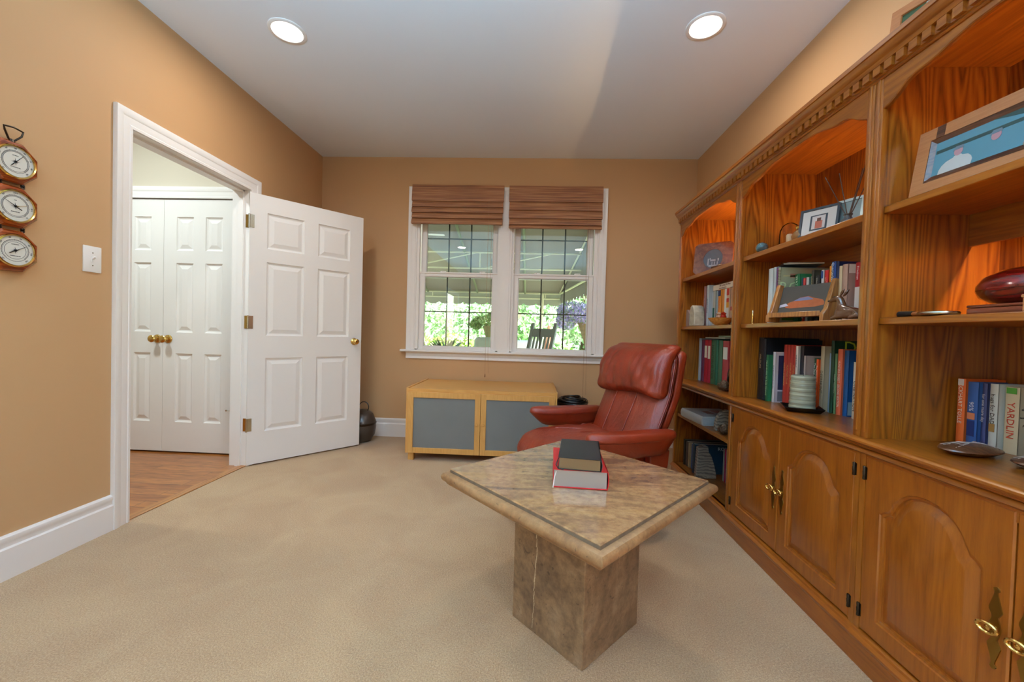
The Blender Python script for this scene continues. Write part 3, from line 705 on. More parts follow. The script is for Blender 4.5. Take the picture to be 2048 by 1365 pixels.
def bookcase(k, label, kind):
    y1, y0 = YD[k], YD[k+1]
    t = thing('bookcase', label, 'bookcase', ((FX+BXK)/2, (y0+y1)/2, 0), group='run of three oak bookcases')
    o = lambda nm, mb, mat, **kw: obj(nm, mb, mat, t, world=True, **kw)
    # side panels and stiles
    for a, b in ((y0+.001, y0+.02), (y1-.02, y1-.001)):
        o('side_panel', MB().box(FX+.012, BXK, a, b, 0, TOP-.02), M_OAKS)
    for a, b in ((y0+.001, y0+.030), (y1-.030, y1-.001)):
        m = MB().box(FX-.004, FX+.014, a, b, CT, 1.93).box(FX-.007, FX-.002, a+.009, b-.009, CT+.02, 1.91)
        o('stile', m, M_OAKZ, bevel=.002, seg=2)
    o('back_panel', MB().box(BXK-.008, BXK, y0+.02, y1-.02, .09, TOP-.03), M_OAKS)
    # base
    o('plinth', MB().box(FX-.009, BXK, y0, y1, 0, .085).prism([(FX-.012, .078), (FX-.016, .085), (FX-.016, .092), (FX-.006, .100), (FX-.004, .108), (FX+.004, .112), (FX+.02, .112), (FX+.02, .078)], 'y', y0, y1), M_OAKDOORY, smooth=30)
    # countertop with moulded nose
    nose = [(BXK, .712), (FX-.004, .712), (FX-.012, .716), (FX-.014, .722), (FX-.024, .726), (FX-.030, .732), (FX-.030, .738), (FX-.024, .7435), (FX-.014, .745), (FX-.012, CT), (BXK, CT)]
    o('countertop', MB().prism([(a, b) for a, b in nose], 'y', y0, y1).prism([(FX+.0, .712), (FX-.008, .705), (FX-.01, .698), (FX+.004, .69), (FX+.02, .69), (FX+.02, .712)], 'y', y0, y1), M_OAKY, smooth=35)
    # shelves
    ya, yb = y0+.021, y1-.021
    o('shelf', MB().box(FX+.022, 1.392, ya, yb, 1.476, 1.5), M_OAKY, bevel=.002)
    o('light_valance', MB().box(1.392, 1.404, ya, yb, 1.375, 1.5), M_OAKY)
    o('shelf', MB().box(FX+.022, BXK-.01, ya, yb, 1.118, 1.14), M_OAKY, bevel=.002)
    o('lamp_fixture', MB().box(1.405, 1.418, (y0+y1)/2-.16, (y0+y1)/2+.16, 1.44, 1.475), M_WHITE)
    lamp('AREA', 'shelf_lamp', (1.442, (y0+y1)/2, 1.462), P_SHELF, (1.0, .60, .24), .015, .30, rot=(0, 0, 0), parent=t)
    lamp('AREA', 'shelf_lamp_up', (1.442, (y0+y1)/2, 1.466), P_SHELF*(.9 if k == 0 else .35), (1.0, .60, .24), .015, .30, rot=(PI, 0, 0), parent=t)
    o('top_board', MB().box(FX+.012, BXK-.008, ya, yb, 1.945, 1.965), M_OAKY)
    # scalloped valance board
    ap_ = arch_pts(y0+.030, y1-.030); n = len(ap_)
    m = MB(); top = [(a, 1.945) for a, b in ap_]
    m.loops([[(FX+.012, *p) for p in top], [(FX-.002, *p) for p in top], [(FX-.002, *p) for p in ap_], [(FX+.001, a, b-.003) for a, b in ap_], [(FX+.012, a, b-.003) for a, b in ap_], [(FX+.012, *p) for p in top]], closed=False)
    o('scalloped_valance', m, M_OAKY, smooth=35, fix=False)
    # cornice
    cr = [(FX+.012, 1.905), (FX-.006, 1.905), (FX-.010, 1.909), (FX-.006, 1.915), (FX-.010, 1.918), (FX-.010, 1.945), (FX-.022, 1.946), (FX-.024, 1.952), (FX-.026, 1.958), (FX-.034, 1.964), (FX-.040, 1.974), (FX-.042, 1.980), (FX-.046, 1.982), (FX-.046, 1.998), (FX-.042, TOP), (BXK, TOP), (BXK, 1.97), (FX+.012, 1.97)]
    co = o('cornice', MB().prism(cr, 'y', y0, y1), M_OAKY, smooth=25)
    m = MB(); nd = 21; pd = (y1-y0)/nd
    for i in range(nd): m.box(FX-.021, FX-.009, y0+pd*(i+.18), y0+pd*(i+.82), 1.9195, 1.9455)
    obj('dentil_row', m.shift(-t.location.x, -t.location.y, 0), M_OAKY, co)
    if k == 0:
        o('shelf', MB().box(FX+.016, BXK-.01, ya, yb, .466, .49), M_OAKY, bevel=.002)
        o('shelf', MB().box(FX+.006, BXK-.01, ya, yb, .094, .112), M_OAKY)
        for a, b in ((y0+.001, y0+.024), (y1-.024, y1-.001)): o('stile', MB().box(FX-.002, FX+.016, a, b, .112, .70), M_OAKZ, bevel=.002)
    else:
        for a, b in ((y0+.001, y0+.022), (y1-.022, y1-.001)): o('stile', MB().box(FX+.002, FX+.02, a, b, .112, .70), M_OAKZ)
        o('rail', MB().box(FX+.004, FX+.02, ya, yb, .66, .70), M_OAKDOORY)
        c = (y0+y1)/2
        cab_door(t, c+.0015, y1-.022, .118, .686, True, 0)
        cab_door(t, y0+.022, c-.0015, .118, .686, False, 0)
    return t
bookcase(0, 'tall oak bookcase nearest the window, open shelves above and below the counter', 'open')
bookcase(1, 'middle tall oak bookcase with two arched cupboard doors, candle and books on its counter', 'doors')
bookcase(2, 'nearest tall oak bookcase at the right edge, with large family photo on its top shelf', 'doors')

# ------------------------------------------------------------------ low cabinet under the window
cx0, cx1, cy0, cy1, cz = -1.0, .221, 3.19, 3.845, .592
t = thing('media_cabinet', 'low beech cabinet with two frosted grey glass doors under the window', 'cabinet', ((cx0+cx1)/2, (cy0+cy1)/2, 0))
o = lambda nm, mb, mat, **kw: obj(nm, mb, mat, t, world=True, **kw)
o('top', MB().box(cx0+.016, cx1-.016, cy0+.002, cy1, cz-.03, cz-.006), M_BEECH, bevel=.001)
for a, b in ((cx0, cx0+.018), (cx1-.018, cx1)): o('side_panel', MB().box(a, b, cy0+.002, cy1, .058, cz), M_BEECHZ, bevel=.0015)
o('bottom_panel', MB().box(cx0+.016, cx1-.016, cy0+.01, cy1, .060, .078), M_BEECH)
o('back_panel', MB().box(cx0+.016, cx1-.016, cy1-.012, cy1-.004, .07, cz-.02), M_BEECH)
o('rail', MB().box(cx0+.018, cx1-.018, cy0+.003, cy0+.022, cz-.055, cz-.03), M_BEECH)
o('shelf', MB().box(cx0+.018, cx1-.018, cy0+.06, cy1-.02, .30, .316), M_BEECH)
for a in (cx0+.022, cx1-.07):
    for b in (cy0+.006, cy1-.06): o('leg', MB().box(a, a+.048, b, b+.05, 0, .059), M_BEECHZ, bevel=.002)
mid = (cx0+cx1)/2
for a, b, kx in ((cx0+.020, mid-.0015, mid-.026), (mid+.0015, cx1-.020, mid+.026)):
    z0_, z1_ = .064, cz-.034; f_ = .044; y_ = cy0-.014
    m = MB().box(a, a+f_, y_, y_+.02, z0_, z1_).box(b-f_, b, y_, y_+.02, z0_, z1_).box(a+f_, b-f_, y_, y_+.02, z0_, z0_+f_).box(a+f_, b-f_, y_, y_+.02, z1_-f_, z1_)
    dr = o('door', m, M_BEECHZ, bevel=.0015)
    l = Vector(t.location)
    obj('frosted_glass', MB().box(a+f_-.004, b-f_+.004, y_+.008, y_+.012, z0_+f_-.004, z1_-f_+.004).shift(-l.x, -l.y, -l.z), M_FROST, dr, label='frosted grey glass')
    obj('knob', MB().lathe([(.006, 0), (.006, -.010), (.010, -.016), (.011, -.020), (.008, -.024), (.001, -.025)], (kx, y_, .315), 14, 'y').shift(-l.x, -l.y, -l.z), M_BEECH, dr)

# ------------------------------------------------------------------ black wicker basket and the appliance behind the door
t = thing('wastebasket', 'round black wire wastebasket between the beech cabinet and the red armchair', 'basket', (.385, 3.62, 0))
m = MB()
for k in range(26):
    z = .012+k*.0175; rr = .105+.035*(z/.47)
    m.tube([((rr+.002*math.sin(9*a+k*PI))*math.cos(a), (rr+.002*math.sin(9*a+k*PI))*math.sin(a), z) for a in [2*PI*i/40 for i in range(40)]], .0048, 5, closed=True)
m.lathe([(.105, .004), (.105, .01), (.001, .01)], seg=30)
m.lathe([(.100, .01), (.135, .455), (.137, .455), (.103, .004)], seg=30, cap=False)
obj('basket_body', m, M_BLACK, t)
m = MB()
for k in range(6): m.tube([((.135-.012*k+.004*math.sin(3*a+k))*math.cos(a), (.135-.012*k)*math.sin(a), .466+.006*k+.006*math.sin(2*a+k*1.3)) for a in [2*PI*i/40 for i in range(40)]], .005, 6, closed=True)
obj('coiled_rim', m, M_BLACK, t)
t = thing('canister_vacuum', 'dark bronze rounded appliance on the carpet, half hidden behind the open white door', 'appliance', (-1.565, 3.67, 0))
obj('body', MB().lathe([(.04, 0), (.085, .012), (.118, .07), (.128, .14), (.122, .20), (.098, .26), (.055, .295), (.001, .303)], seg=32), plain('dark_bronze_plastic', '463b33', .28, .3), t)
obj('band', MB().lathe([(.1275, .165), (.1305, .17), (.1300, .18), (.1255, .184)], seg=32, cap=False), M_DARKM, t)
obj('cord_loop', MB().tube([(.02+.045*math.cos(a), -.01, .325+.05*math.sin(a)) for a in [2*PI*i/24 for i in range(24)]], .004, 6, closed=True), M_BLACKM, t)

# ------------------------------------------------------------------ stone table
TX, TY, TH = .183, 1.462, .547
t = thing('stone_side_table', 'square brown travertine table with polished top, turned corner-on to the room', 'table', (TX, TY, 0))
def rhomb(ax, ay, z, cx=0, cy=0): return [(cx-ax, cy, z), (cx, cy-ay, z), (cx+ax, cy, z), (cx, cy+ay, z)]
HX, HY_ = .468, .488
L = [rhomb(HX+g, HY_+g, z) for g, z in ((-.05, TH-.014), (0, TH-.014), (.001, TH-.003), (-.003, TH))]
obj('tabletop', MB().loops([rhomb(HX, HY_, TH-.013), rhomb(HX, HY_, TH-.003), rhomb(HX-.004, HY_-.004, TH)], cap0=True, cap1=True), M_TRAVTOP, t, smooth=0)
prof = [(-.05, TH-.0135), (.016, TH-.0135), (.026, TH-.016), (.033, TH-.022), (.036, TH-.030), (.034, TH-.038), (.026, TH-.045), (.018, TH-.047), (.016, TH-.050), (.012, TH-.056), (.002, TH-.062), (-.06, TH-.062)]
obj('slab_edge', MB().loops([rhomb(HX+.0006, HY_+.0006, z) for z in (TH-.0134, TH-.0042)]), plain('rough_dark_stone_edge', '6c5844', .85, noise=.5, nscale=50), t, smooth=0, fix=False, label='rough darker edge of the raised slab')
obj('bullnose_rim', MB().loops([rhomb(HX+g, HY_+g, z) for g, z in prof], cap0=True, cap1=True), M_TRAVRIM, t, smooth=30)
m = MB().loops([rhomb(.230, .230, z, .006, .012) for z in (0, TH-.062)], cap0=True, cap1=True)
pd_ = obj('pedestal', m, M_TRAVBASE, t, bevel=.002, smooth=0)
random.seed(4)
# rough pitted seam running down the near-left face
def onface(s_, z, off=.0006):
    p0, p1 = Vector((-.224, .012, 0)), Vector((.006, -.218, 0)); dn = Vector((-1, -1, 0)).normalized()
    p = p0.lerp(p1, s_)+dn*off; return (p.x, p.y, z)
m = MB(); zz = TH-.075; s0 = .34
while zz > .02:
    h_ = random.uniform(.008, .02); w_ = random.uniform(.004, .014)*(1 if zz > .16 else .5); s0 += random.uniform(-.008, .01)
    m.add([onface(s0, zz, .0008), onface(s0+w_, zz-.003, .0008), onface(s0+w_*.8, zz-h_, .0008), onface(s0-.004, zz-h_, .0008)], [(0, 1, 2, 3)])
    zz -= h_*.9
obj('pitted_seam', m, plain('pale_calcite', 'c9b79c', .7, noise=.4, nscale=90), pd_, smooth=0, fix=False, label='pale rough seam')

# ------------------------------------------------------------------ books on the table
def book(x, y, z, L_, W_, T_, rz, cov, label, cat='book', pages=None, group=None, ribbon=None):
    """lying flat, local x width, local y length; spine at +x"""
    t = thing('book', label, cat, (x, y, z), rz, group)
    c = .0022; m = MB().box(-W_/2, W_/2, -L_/2, L_/2, 0, c).box(-W_/2, W_/2, -L_/2, L_/2, T_-c, T_)
    n = 8; sp = [(W_/2-.001+.004*math.sin(PI*i/n), T_*i/n) for i in range(n+1)]
    m.prism([(a, b) for a, b in sp]+[(a-c, b) for a, b in sp[::-1]], 'y', -L_/2, L_/2)
    obj('cover', m, cov, t, smooth=30)
    obj('pages', MB().box(-W_/2+.004, W_/2-.004, -L_/2+.004, L_/2-.004, c, T_-c), pages or M_PAGES, t)
    if ribbon: obj('ribbon_marker', MB().tube(ribbon[0], .0018, 5), ribbon[1], t)
    return t
M_SILV = plain('silver_page_edges', 'c9cbcc', .38, .75)
M_GILT = plain('gilt_page_edges', '9a8466', .35, .8)
M_REDC = plain('red_cover', 'c1161c', .4); M_BLKC = plain('black_leather_cover', '17181a', .42, bumps=.3, nscale=300)
book(.183, 1.452, TH+.001, .255, .180, .060, math.radians(-3), M_REDC, 'thick red book with silver page edges, lying on the stone table under the black one', pages=M_SILV,
     ribbon=([(-.080, -.122, .052), (-.086, -.131, .035), (-.090, -.142, .003)], plain('white_ribbon', 'f2f2f2', .6)))
book(.186, 1.440, TH+.0615, .238, .142, .040, math.radians(-7), M_BLKC, 'black leather-bound book lying on top of the red book on the stone table', pages=M_GILT,
     ribbon=([(-.07, -.105, .033), (-.078, -.112, .012), (-.070, -.118, .002), (-.052, -.124, .0005)], M_BLKC))

# ------------------------------------------------------------------ red leather recliner
def lerp(a, b, t_): return a+(b-a)*t_
CH = thing('recliner_armchair', 'red-brown leather reclining armchair beside the bookcase, behind the stone table', 'armchair', (.405, 2.42, 0), math.atan2(-.41, -.91))
def bx(z):          # centre line x of the back cushion against height
    return -.135-.42*(z-.36)+.25*max(0, z-.72)
def fn_back(P, q):
    z = P.z+.670; P.x += bx(z)+.018*q.x*(1-q.y*q.y)*(1 if q.x > 0 else 0)*(1+.4*math.sin(6*z)); P.y *= 1-.12*max(0, .55-z)/.2*.5-.06*max(0, z-.9)/.1
    P.x -= .03*(q.y*q.y)*(-1 if q.x > 0 else -.2)*-1*(0 if q.x < 0 else 1)
    return P
obj('backrest', MB().rbox((.058, .288, .310), .05, (0, 0, .670), 22, fn_back), M_LEATHER, CH, smooth=180)
def fn_shell(P, q):
    z = P.z+.655; P.x += bx(z)-.060; P.y *= 1-.12*max(0, .6-z)/.3; return P
obj('back_shell', MB().rbox((.040, .284, .325), .035, (0, 0, .655), 16, fn_shell), M_LEATHER, CH, smooth=180)
def fn_head(P, q):
    z = P.z+.865
    front = max(0, q.x)
    P.x += bx(z)+.055+.030*front*(1-q.y**4)*(1-.5*q.z*q.z)+.0055*math.sin(q.y*17+q.z*4+math.sin(q.y*5)*2)*front*(1-q.z)*.8*(1-q.z*q.z)+.003*math.sin(q.y*29-q.z*3)*front*(1-q.z*q.z)
    P.z += -.020*(q.y*q.y)*(1 if q.z < 0 else -.0)+.010*math.sin(q.y*3)*(q.z < 0)
    if q.z > 0: P.x -= .075*q.z*q.z; P.y *= 1-.05*q.z
    P.y *= 1.02
    return P
hr = obj('headrest_cushion', MB().rbox((.058, .292, .150), .055, (0, 0, .865), 44, fn_head), M_LEATHER, CH, smooth=180)
def fpt(y, z, dxo=.0): return (bx(z)+.058+.018*(1-(y/.288)**2)*(1+.4*math.sin(6*z))-.0+dxo, y, z)
for y in (-.088, .092):
    obj('seam', MB().tube([fpt(y*(1+.15*(z-.45)), z, .0) for z in [.40+.02*i for i in range(18)]], .0035, 6), M_LEATHER, CH)
for s_ in (-1, 1): obj('piping', MB().tube([(bx(z)+.004, s_*.289*(1-.12*max(0, .55-z)/.2*.5-.06*max(0, z-.9)/.1), z) for z in [.42+.03*i for i in range(18)]], .0045, 6), M_LEATHER, CH)
def fn_seat(P, q):
    P.z += .028*(1-q.y**2)*(1-q.x**2*.6)*(1 if q.z > 0 else 0)+.014*(q.y*q.y)*(q.z > 0)
    if q.x > .2: P.z -= .045*((q.x-.2)/.8)**2*(1 if q.z > 0 else .4)
    P.z += .003*math.sin(q.x*9+q.y*4)*(q.z > 0); P.y *= 1-.05*max(0, q.x)
    return P
obj('seat_cushion', MB().rbox((.295, .285, .082), .07, (.125, 0, .372), 24, fn_seat), M_LEATHER, CH, smooth=180)
def seat_z(x, y):
    q_ = Vector(((x-.125)/.295, y/.285, 1)); return .372+.082+.028*(1-q_.y**2)*(1-q_.x**2*.6)+.014*q_.y**2-(.045*((q_.x-.2)/.8)**2 if q_.x > .2 else 0)
for s_ in (-1, 0, 1):
    obj('seam', MB().tube([(x, s_*(.03+.55*(x+.05)), seat_z(x, s_*(.03+.55*(x+.05)))-.001) for x in [-.03+.02*i for i in range(12 if s_ else 8)]], .003, 6), M_LEATHER, CH)
obj('seat_frame', MB().rbox((.25, .255, .045), .03, (.10, 0, .265), 10), M_LEATHER, CH, smooth=180)
for s_ in (-1, 1):
    # hull : boat shaped, tapering downwards, and padded top
    L = []
    for z, lx, wy, cx_ in ((.432, .17, .022, -.01), (.445, .205, .036, -.008), (.475, .235, .044, 0), (.508, .265, .052, .005), (.520, .275, .055, .006)):
        l = []
        for i in range(32):
            a = 2*PI*i/32; ca, sa = math.cos(a), math.sin(a)
            px = math.copysign(abs(ca)**.72, ca)*lx; py = math.copysign(abs(sa)**.5, sa)*wy*(1-.35*abs(ca)**4)
            l.append((px+cx_+s_*.012, s_*.362+py, z+.012*(ca > 0)*ca))
        L.append(l)
    obj('arm_shell', MB().loops(L, cap0=True, cap1=True), M_LEATHER, CH, smooth=60)
    L = []
    for z, k in ((.518, .94), (.524, 1.0), (.532, 1.01), (.545, .97), (.556, .86), (.562, .62), (.565, .25)):
        l = []
        for i in range(32):
            a = 2*PI*i/32; ca, sa = math.cos(a), math.sin(a)
            px = math.copysign(abs(ca)**.72, ca)*.278*(k*.3+.7); py = math.copysign(abs(sa)**.5, sa)*.058*k*(1-.35*abs(ca)**4)
            l.append((px+.006+s_*.012, s_*.362+py, z+.014*(ca > 0)*ca*.8))
        L.append(l)
    ap_o = obj('arm_pad', MB().loops(L, cap0=True, cap1=True), M_LEATHER, CH, smooth=60)
    obj('arm_support', MB().loops([[(-.03+.02*k+a, s_*.335+b, z) for a, b in ((-.04, -.02), (.04, -.02), (.04, .02), (-.04, .02))] for k, z in enumerate((.04, .18, .32, .44))], cap0=True, cap1=True), M_BEECHZ, CH, bevel=.006, seg=2, label='pale wooden arm support')
    obj('side_panel', MB().loops([[(cx_+a, s_*.340+b, z) for a, b in ((-w_, -.022), (w_, -.022), (w_, .022), (-w_, .022))] for z, cx_, w_ in ((.13, -.13, .03), (.25, -.15, .042), (.36, -.165, .06), (.45, -.165, .07))], cap0=True, cap1=True), M_LEATHER, CH, bevel=.01, seg=3, smooth=60)
M_BASEW = wood('recliner_base_wood', '7a4a24', '95602f', 'a8713c', axis='x', s=2)
obj('swivel_base', MB().tube([(.30*math.cos(a), .30*math.sin(a), .022) for a in [2*PI*i/48 for i in range(48)]], .022, 10, closed=True).box(-.30, .30, -.03, .03, .01, .034).box(-.03, .03, -.34, .34, .01, .036), M_BASEW, CH, smooth=40)
obj('column', MB().lathe([(.05, .03), (.045, .05), (.028, .06), (.028, .24)], seg=20), M_BLACKM, CH)

# ------------------------------------------------------------------ shelf books
FONTMATS = {}
NB = [0]
def sbook(y0, y1, xs, z, h, col, label, group, depth=None, title=None, tcol='e8e4d8', tsize=None, tz=.5, cover_text=None, spine_patch=None, name='book', rough=.45, pages=True, cat='book', lean=0, front=None, tsx=1.0):
    """standing book: spine plane x=xs faces the room, y0<y1 thickness"""
    if depth is None: depth = BXK-.012-xs
    if z > 1.1 and h > .225: depth = min(depth, 1.389-xs)
    w_ = y1-y0
    t = thing(name, label, cat, (xs, (y0+y1)/2, z), group=group)
    if lean: t.rotation_euler = (lean, 0, 0)
    c = min(.0022, w_*.18); hw = w_/2
    M_ = plain('cover_'+col, col, rough)
    m = MB().box(.001, depth, -hw, -hw+c, 0, h).box(.001, depth, hw-c, hw, 0, h)
    n = 6; sp = [(-.003*math.sin(PI*i/n)+.0005, -hw+w_*i/n) for i in range(n+1)]
    m.prism(sp+[(a+c, b) for a, b in sp[::-1]], 'z', 0, h)
    obj('cover', m, M_, t, smooth=35)
    if pages: obj('pages', MB().box(.003, depth-.003, -hw+c, hw-c, .003, h-.004), M_PAGES, t)
    if title:
        ts = tsize or min(w_*.75, .03)
        text('title', title, ts, basis((0, 0, -1), (0, -1, 0), (-1, 0, 0), (-.0036, 0, h*tz)), ink(tcol), t, sx=tsx)
    if spine_patch:
        for a, b, cc in spine_patch: obj('label', MB().box(-.0034, -.0026, -hw*.72, hw*.72, h*a, h*b), plain('patch_'+cc, cc, .6), t)
    if front:
        for (x0, x1, a, b, cc) in front: obj('cover_picture', MB().box(x0*depth, x1*depth, -hw-.0004, -hw, h*a, h*b), plain('patch_'+cc, cc, .5), t, label=None)
    if cover_text:
        for s_, size, fx, fz, cc in cover_text: text('cover_title', s_, size, basis((1, 0, 0), (0, 0, 1), (0, -1, 0), (fx*depth, -hw-.0007, fz*h)), ink(cc), t)
    return t
G = 'books and binders on the counter of the bookcase nearest the window'
Z = CT+.0005
sbook(3.046, 3.056, 1.262, Z, .300, 'e6e4dc', 'thin white folder, first in the binder row of the far bookcase', G)
sbook(3.000, 3.044, 1.25, Z, .312, '9fb4c8', 'pale blue binder in the row on the far bookcase counter', G, rough=.3)
sbook(2.948, 2.994, 1.25, Z, .300, '5e2a44', 'plum purple binder between the pale blue and the red ones', G)
sbook(2.892, 2.944, 1.25, Z, .302, '9c1528', 'red binder with a white spine label beside the plum binder', G, spine_patch=[(.58, .86, 'e4e0cc')])
sbook(2.842, 2.889, 1.25, Z, .302, 'a0142a', 'red binder with a white spine label beside the lettered green book', G, spine_patch=[(.56, .86, 'e4e0cc')])
sbook(2.774, 2.838, 1.25, Z, .303, '2c5c3a', 'green book lettered in dark capitals down its spine', G, title='HUNTING TIPS', tcol='16301e', tsize=.044, tz=.5, tsx=.8)
sbook(2.737, 2.771, 1.25, Z, .304, '0b6048', 'deep teal green book, middle of the three green ones', G)
sbook(2.674, 2.733, 1.25, Z, .302, '335f44', 'dull green book, right of the three green ones', G)
sbook(2.592, 2.670, 1.25, Z, .300, 'a42e38', 'wide red binder with a square white label', G, spine_patch=[(.60, .86, 'e4e8e0')])
sbook(2.522, 2.590, 1.262, Z, .300, '8e0c20', 'dark red binder at the right end, behind the butterfly', G)
def flat(x0, x1, y0, y1, z, h, col, label, group=None, name='magazine', cat='magazine', rz=0, mat=None):
    t = thing(name, label, cat, ((x0+x1)/2, (y0+y1)/2, z), rz, group)
    a, b = (x1-x0)/2, (y1-y0)/2; c = min(.0012, h*.2)
    obj('cover', MB().box(-a, a, -b, b, 0, c).box(-a, a, -b, b, h-c, h).box(-a-.0008, -a, -b, b, 0, h), mat or plain('cover_'+col, col, .35), t)
    obj('pages', MB().box(-a+.001, a-.001, -b+.001, b-.001, c, h-c), M_PAGES, t)
    return t
flat(1.255, 1.47, 2.66, 2.95, Z+.3130, .008, 'c9d6d2', 'pale magazine lying across the tops of the far binders', name='magazine')
flat(1.252, 1.45, 2.53, 2.74, Z+.3225, .010, '7f9482', 'grey-green magazine lying on top of the pale one above the binders')

G = 'books on the middle bookcase counter'
sbook(2.141, 2.187, 1.210, Z, .325, '0d0d10', 'tall black book at the left end with small gold lettering', G, title='WILDLIFE', tcol='b8a070', tsize=.018, tz=.62)
sbook(2.118, 2.139, 1.208, Z, .318, '10161c', 'tall blue-black picture book next to the left end', G, title=None)
sbook(2.094, 2.116, 1.210, Z, .237, '1d5a34', 'green paperback lettered BASS on its spine with a lake photo cover', G, title='FIELD GUIDE TO BASS FISHING', tcol='b8d8b0', tsize=.013, front=[(.08, .95, .02, .96, '2a3a26'), (.1, .8, .3, .46, '6a9080')], cover_text=[('H', .08, .4, .83, 'c8bc84')])
sbook(2.066, 2.086, 1.226, Z, .254, 'c8ccd4', 'white spined book with navy cover just left of the red series', G, title='THE PHOTOGRAPHER', tcol='5c5c68', tsize=.012, front=[(.06, .98, .25, .93, '141c36'), (.06, .98, .02, .22, '585a60')], cover_text=[('C', .022, .3, .18, 'e8e8f0'), ('LA', .026, .36, .07, 'f4f4f8')])
for k in range(4):
    sbook(2.037-.0235*k, 2.0595-.0235*k, 1.262, Z, .292, '9c2a1c', ('%s of the four matching brick red volumes' % ('first', 'second', 'third', 'last')[k]), G, title=('NORTH AMERICAN', 'HUNTING CLUB', 'COMPLETE HUNTER', 'OUTDOORSMAN')[k], tcol='d8a060', tsize=.013)
sbook(1.945, 1.963, 1.257, Z, .288, 'd8d6ce', 'slim off-white book right of the red volumes', G, title='THE FLIGHT', tcol='44444a', tsize=.011, tz=.75)
sbook(1.918, 1.943, 1.265, Z, .290, '1b1a20', 'dark book with a bird on its cover behind the candle', G, front=[(.1, .6, .25, .65, '7c7870')])
sbook(1.902, 1.914, 1.264, Z, .245, 'a89890', 'thin greyish pink book behind the candle', G)
sbook(1.884, 1.900, 1.301, Z, .235, '1c4a36', 'dark green book with white spine lettering behind the candle', G, title='The Deer of N.', tcol='e8f0e8', tsize=.014, tz=.72)
sbook(1.868, 1.882, 1.298, Z, .232, 'd8521c', 'bright orange book beside the dark green one behind the candle', G, title='The Monarch of', tcol='f4e4d0', tsize=.011, tz=.72)
sbook(1.843, 1.866, 1.305, Z, .292, 'b4a88c', 'tan book lettered downwards, right above the candle', G, title='DEERHUNT', tcol='4c4634', tsize=.020, tz=.45)
sbook(1.826, 1.841, 1.325, Z, .262, '8ea4c0', 'pale blue slim book between tan and green ones', G)
sbook(1.806, 1.824, 1.319, Z, .318, '1d3a26', 'tall dark green picture book with yellow script on its cover', G, title=None, cover_text=[('De', .075, .5, .90, 'b8c83c')], front=[(.03, .97, .02, .97, '17402a')])
sbook(1.790, 1.804, 1.321, Z, .262, '5a7a52', 'slim mossy green paperback beside the orange one', G, title='ROCKY MOUNTAIN', tcol='c8d8c0', tsize=.009)
sbook(1.762, 1.788, 1.322, Z, .282, 'd86a48', 'orange and white paperback with tall italic capitals', G, title="HUNTERS DIGEST  SECOND EDITION", tcol='f2ece4', tsize=.0165, tz=.47, tsx=.72)
sbook(1.736, 1.760, 1.328, Z, .278, '14508c', 'blue book with water scene on its cover near the right end', G, front=[(.02, .98, .22, .98, '15508e'), (.02, .98, .02, .22, '8ab0c4'), (.55, .85, .38, .52, '7a3c20'), (.35, .55, .9, .97, 'b0a888')], cover_text=[('The Bo', .020, .62, .82, 'c8d4e4')])
sbook(1.676, 1.704, 1.323, Z, .232, 'd8d4c8', 'cream book lettered ONE NATION at the right end', G, title='ONE NATION', tcol='24242a', tsize=.020, tz=.40)

G = 'books on the second shelf of the far bookcase'
Z2 = 1.1405
sbook(2.855, 2.890, 1.207, Z2, .282, '9c6a68', 'tall pinkish grey book at the left, white lettered', G, title='LEADING MEN', tcol='d8c4c0', tsize=.018)
sbook(2.818, 2.853, 1.212, Z2, .284, 'c4d0d8', 'tall white-blue book lettered down the spine', G, title='AMERICANA', tcol='54687c', tsize=.018)
sbook(2.790, 2.814, 1.228, Z2, .232, 'aab8c4', 'pale blue-grey book behind the wooden bowl', G)
sbook(2.752, 2.786, 1.226, Z2, .238, 'b4b0a4', 'grey book with dark green lower spine', G, spine_patch=[(.08, .52, '1c5c48')])
sbook(2.722, 2.748, 1.230, Z2, .236, '96aab8', 'slate pale book left of the orange one', G)
sbook(2.672, 2.718, 1.228, Z2, .240, 'd88a30', 'orange paperback with navy box at the top of its spine', G, title='MONDAY MORNING', tcol='c8401c', tsize=.018, tz=.42, spine_patch=[(.82, .98, '24305c')])
sbook(2.640, 2.670, 1.232, Z2, .238, 'd07c26', 'plain orange book beside the one with a navy box', G)
sbook(2.606, 2.636, 1.230, Z2, .236, 'dcdcd8', 'white paperback right of the orange books', G)
sbook(2.560, 2.602, 1.228, Z2, .240, 'd8b090', 'cream book with red and orange artwork on its spine', G, spine_patch=[(.8, .98, 'c02c1c'), (.62, .72, 'c0301c'), (.48, .62, 'd08a20'), (.1, .46, 'd4d0cc')])
sbook(2.520, 2.556, 1.232, Z2, .236, 'b48668', 'tan book with faded red spots', G, spine_patch=[(.4, .5, 'a83a30')])
sbook(2.460, 2.516, 1.236, Z2, .232, '8c5a3a', 'brown book at the right end, next to the bookcase post', G)
b_ = thing('book', 'white book lying flat across the tops of the orange books, titled along its spine', 'book', (1.34, 2.64, Z2+.2420))
obj('cover', MB().box(-.105, .045, -.165, .165, 0, .003).box(-.105, .045, -.165, .165, .031, .034).box(-.108, -.105, -.165, .165, 0, .034), plain('cover_e8dccc', 'e8dccc', .5), b_)
obj('pages', MB().box(-.104, .043, -.163, .163, .003, .031), M_PAGES, b_)
text('title', '200 Leading Life Plans', .0165, basis((0, -1, 0), (0, 0, 1), (-1, 0, 0), (-.1086, 0, .024)), ink('8a5a40'), b_)
text('title', 'Human Resources', .0135, basis((0, -1, 0), (0, 0, 1), (-1, 0, 0), (-.1086, .03, .008)), ink('8a5a40'), b_)

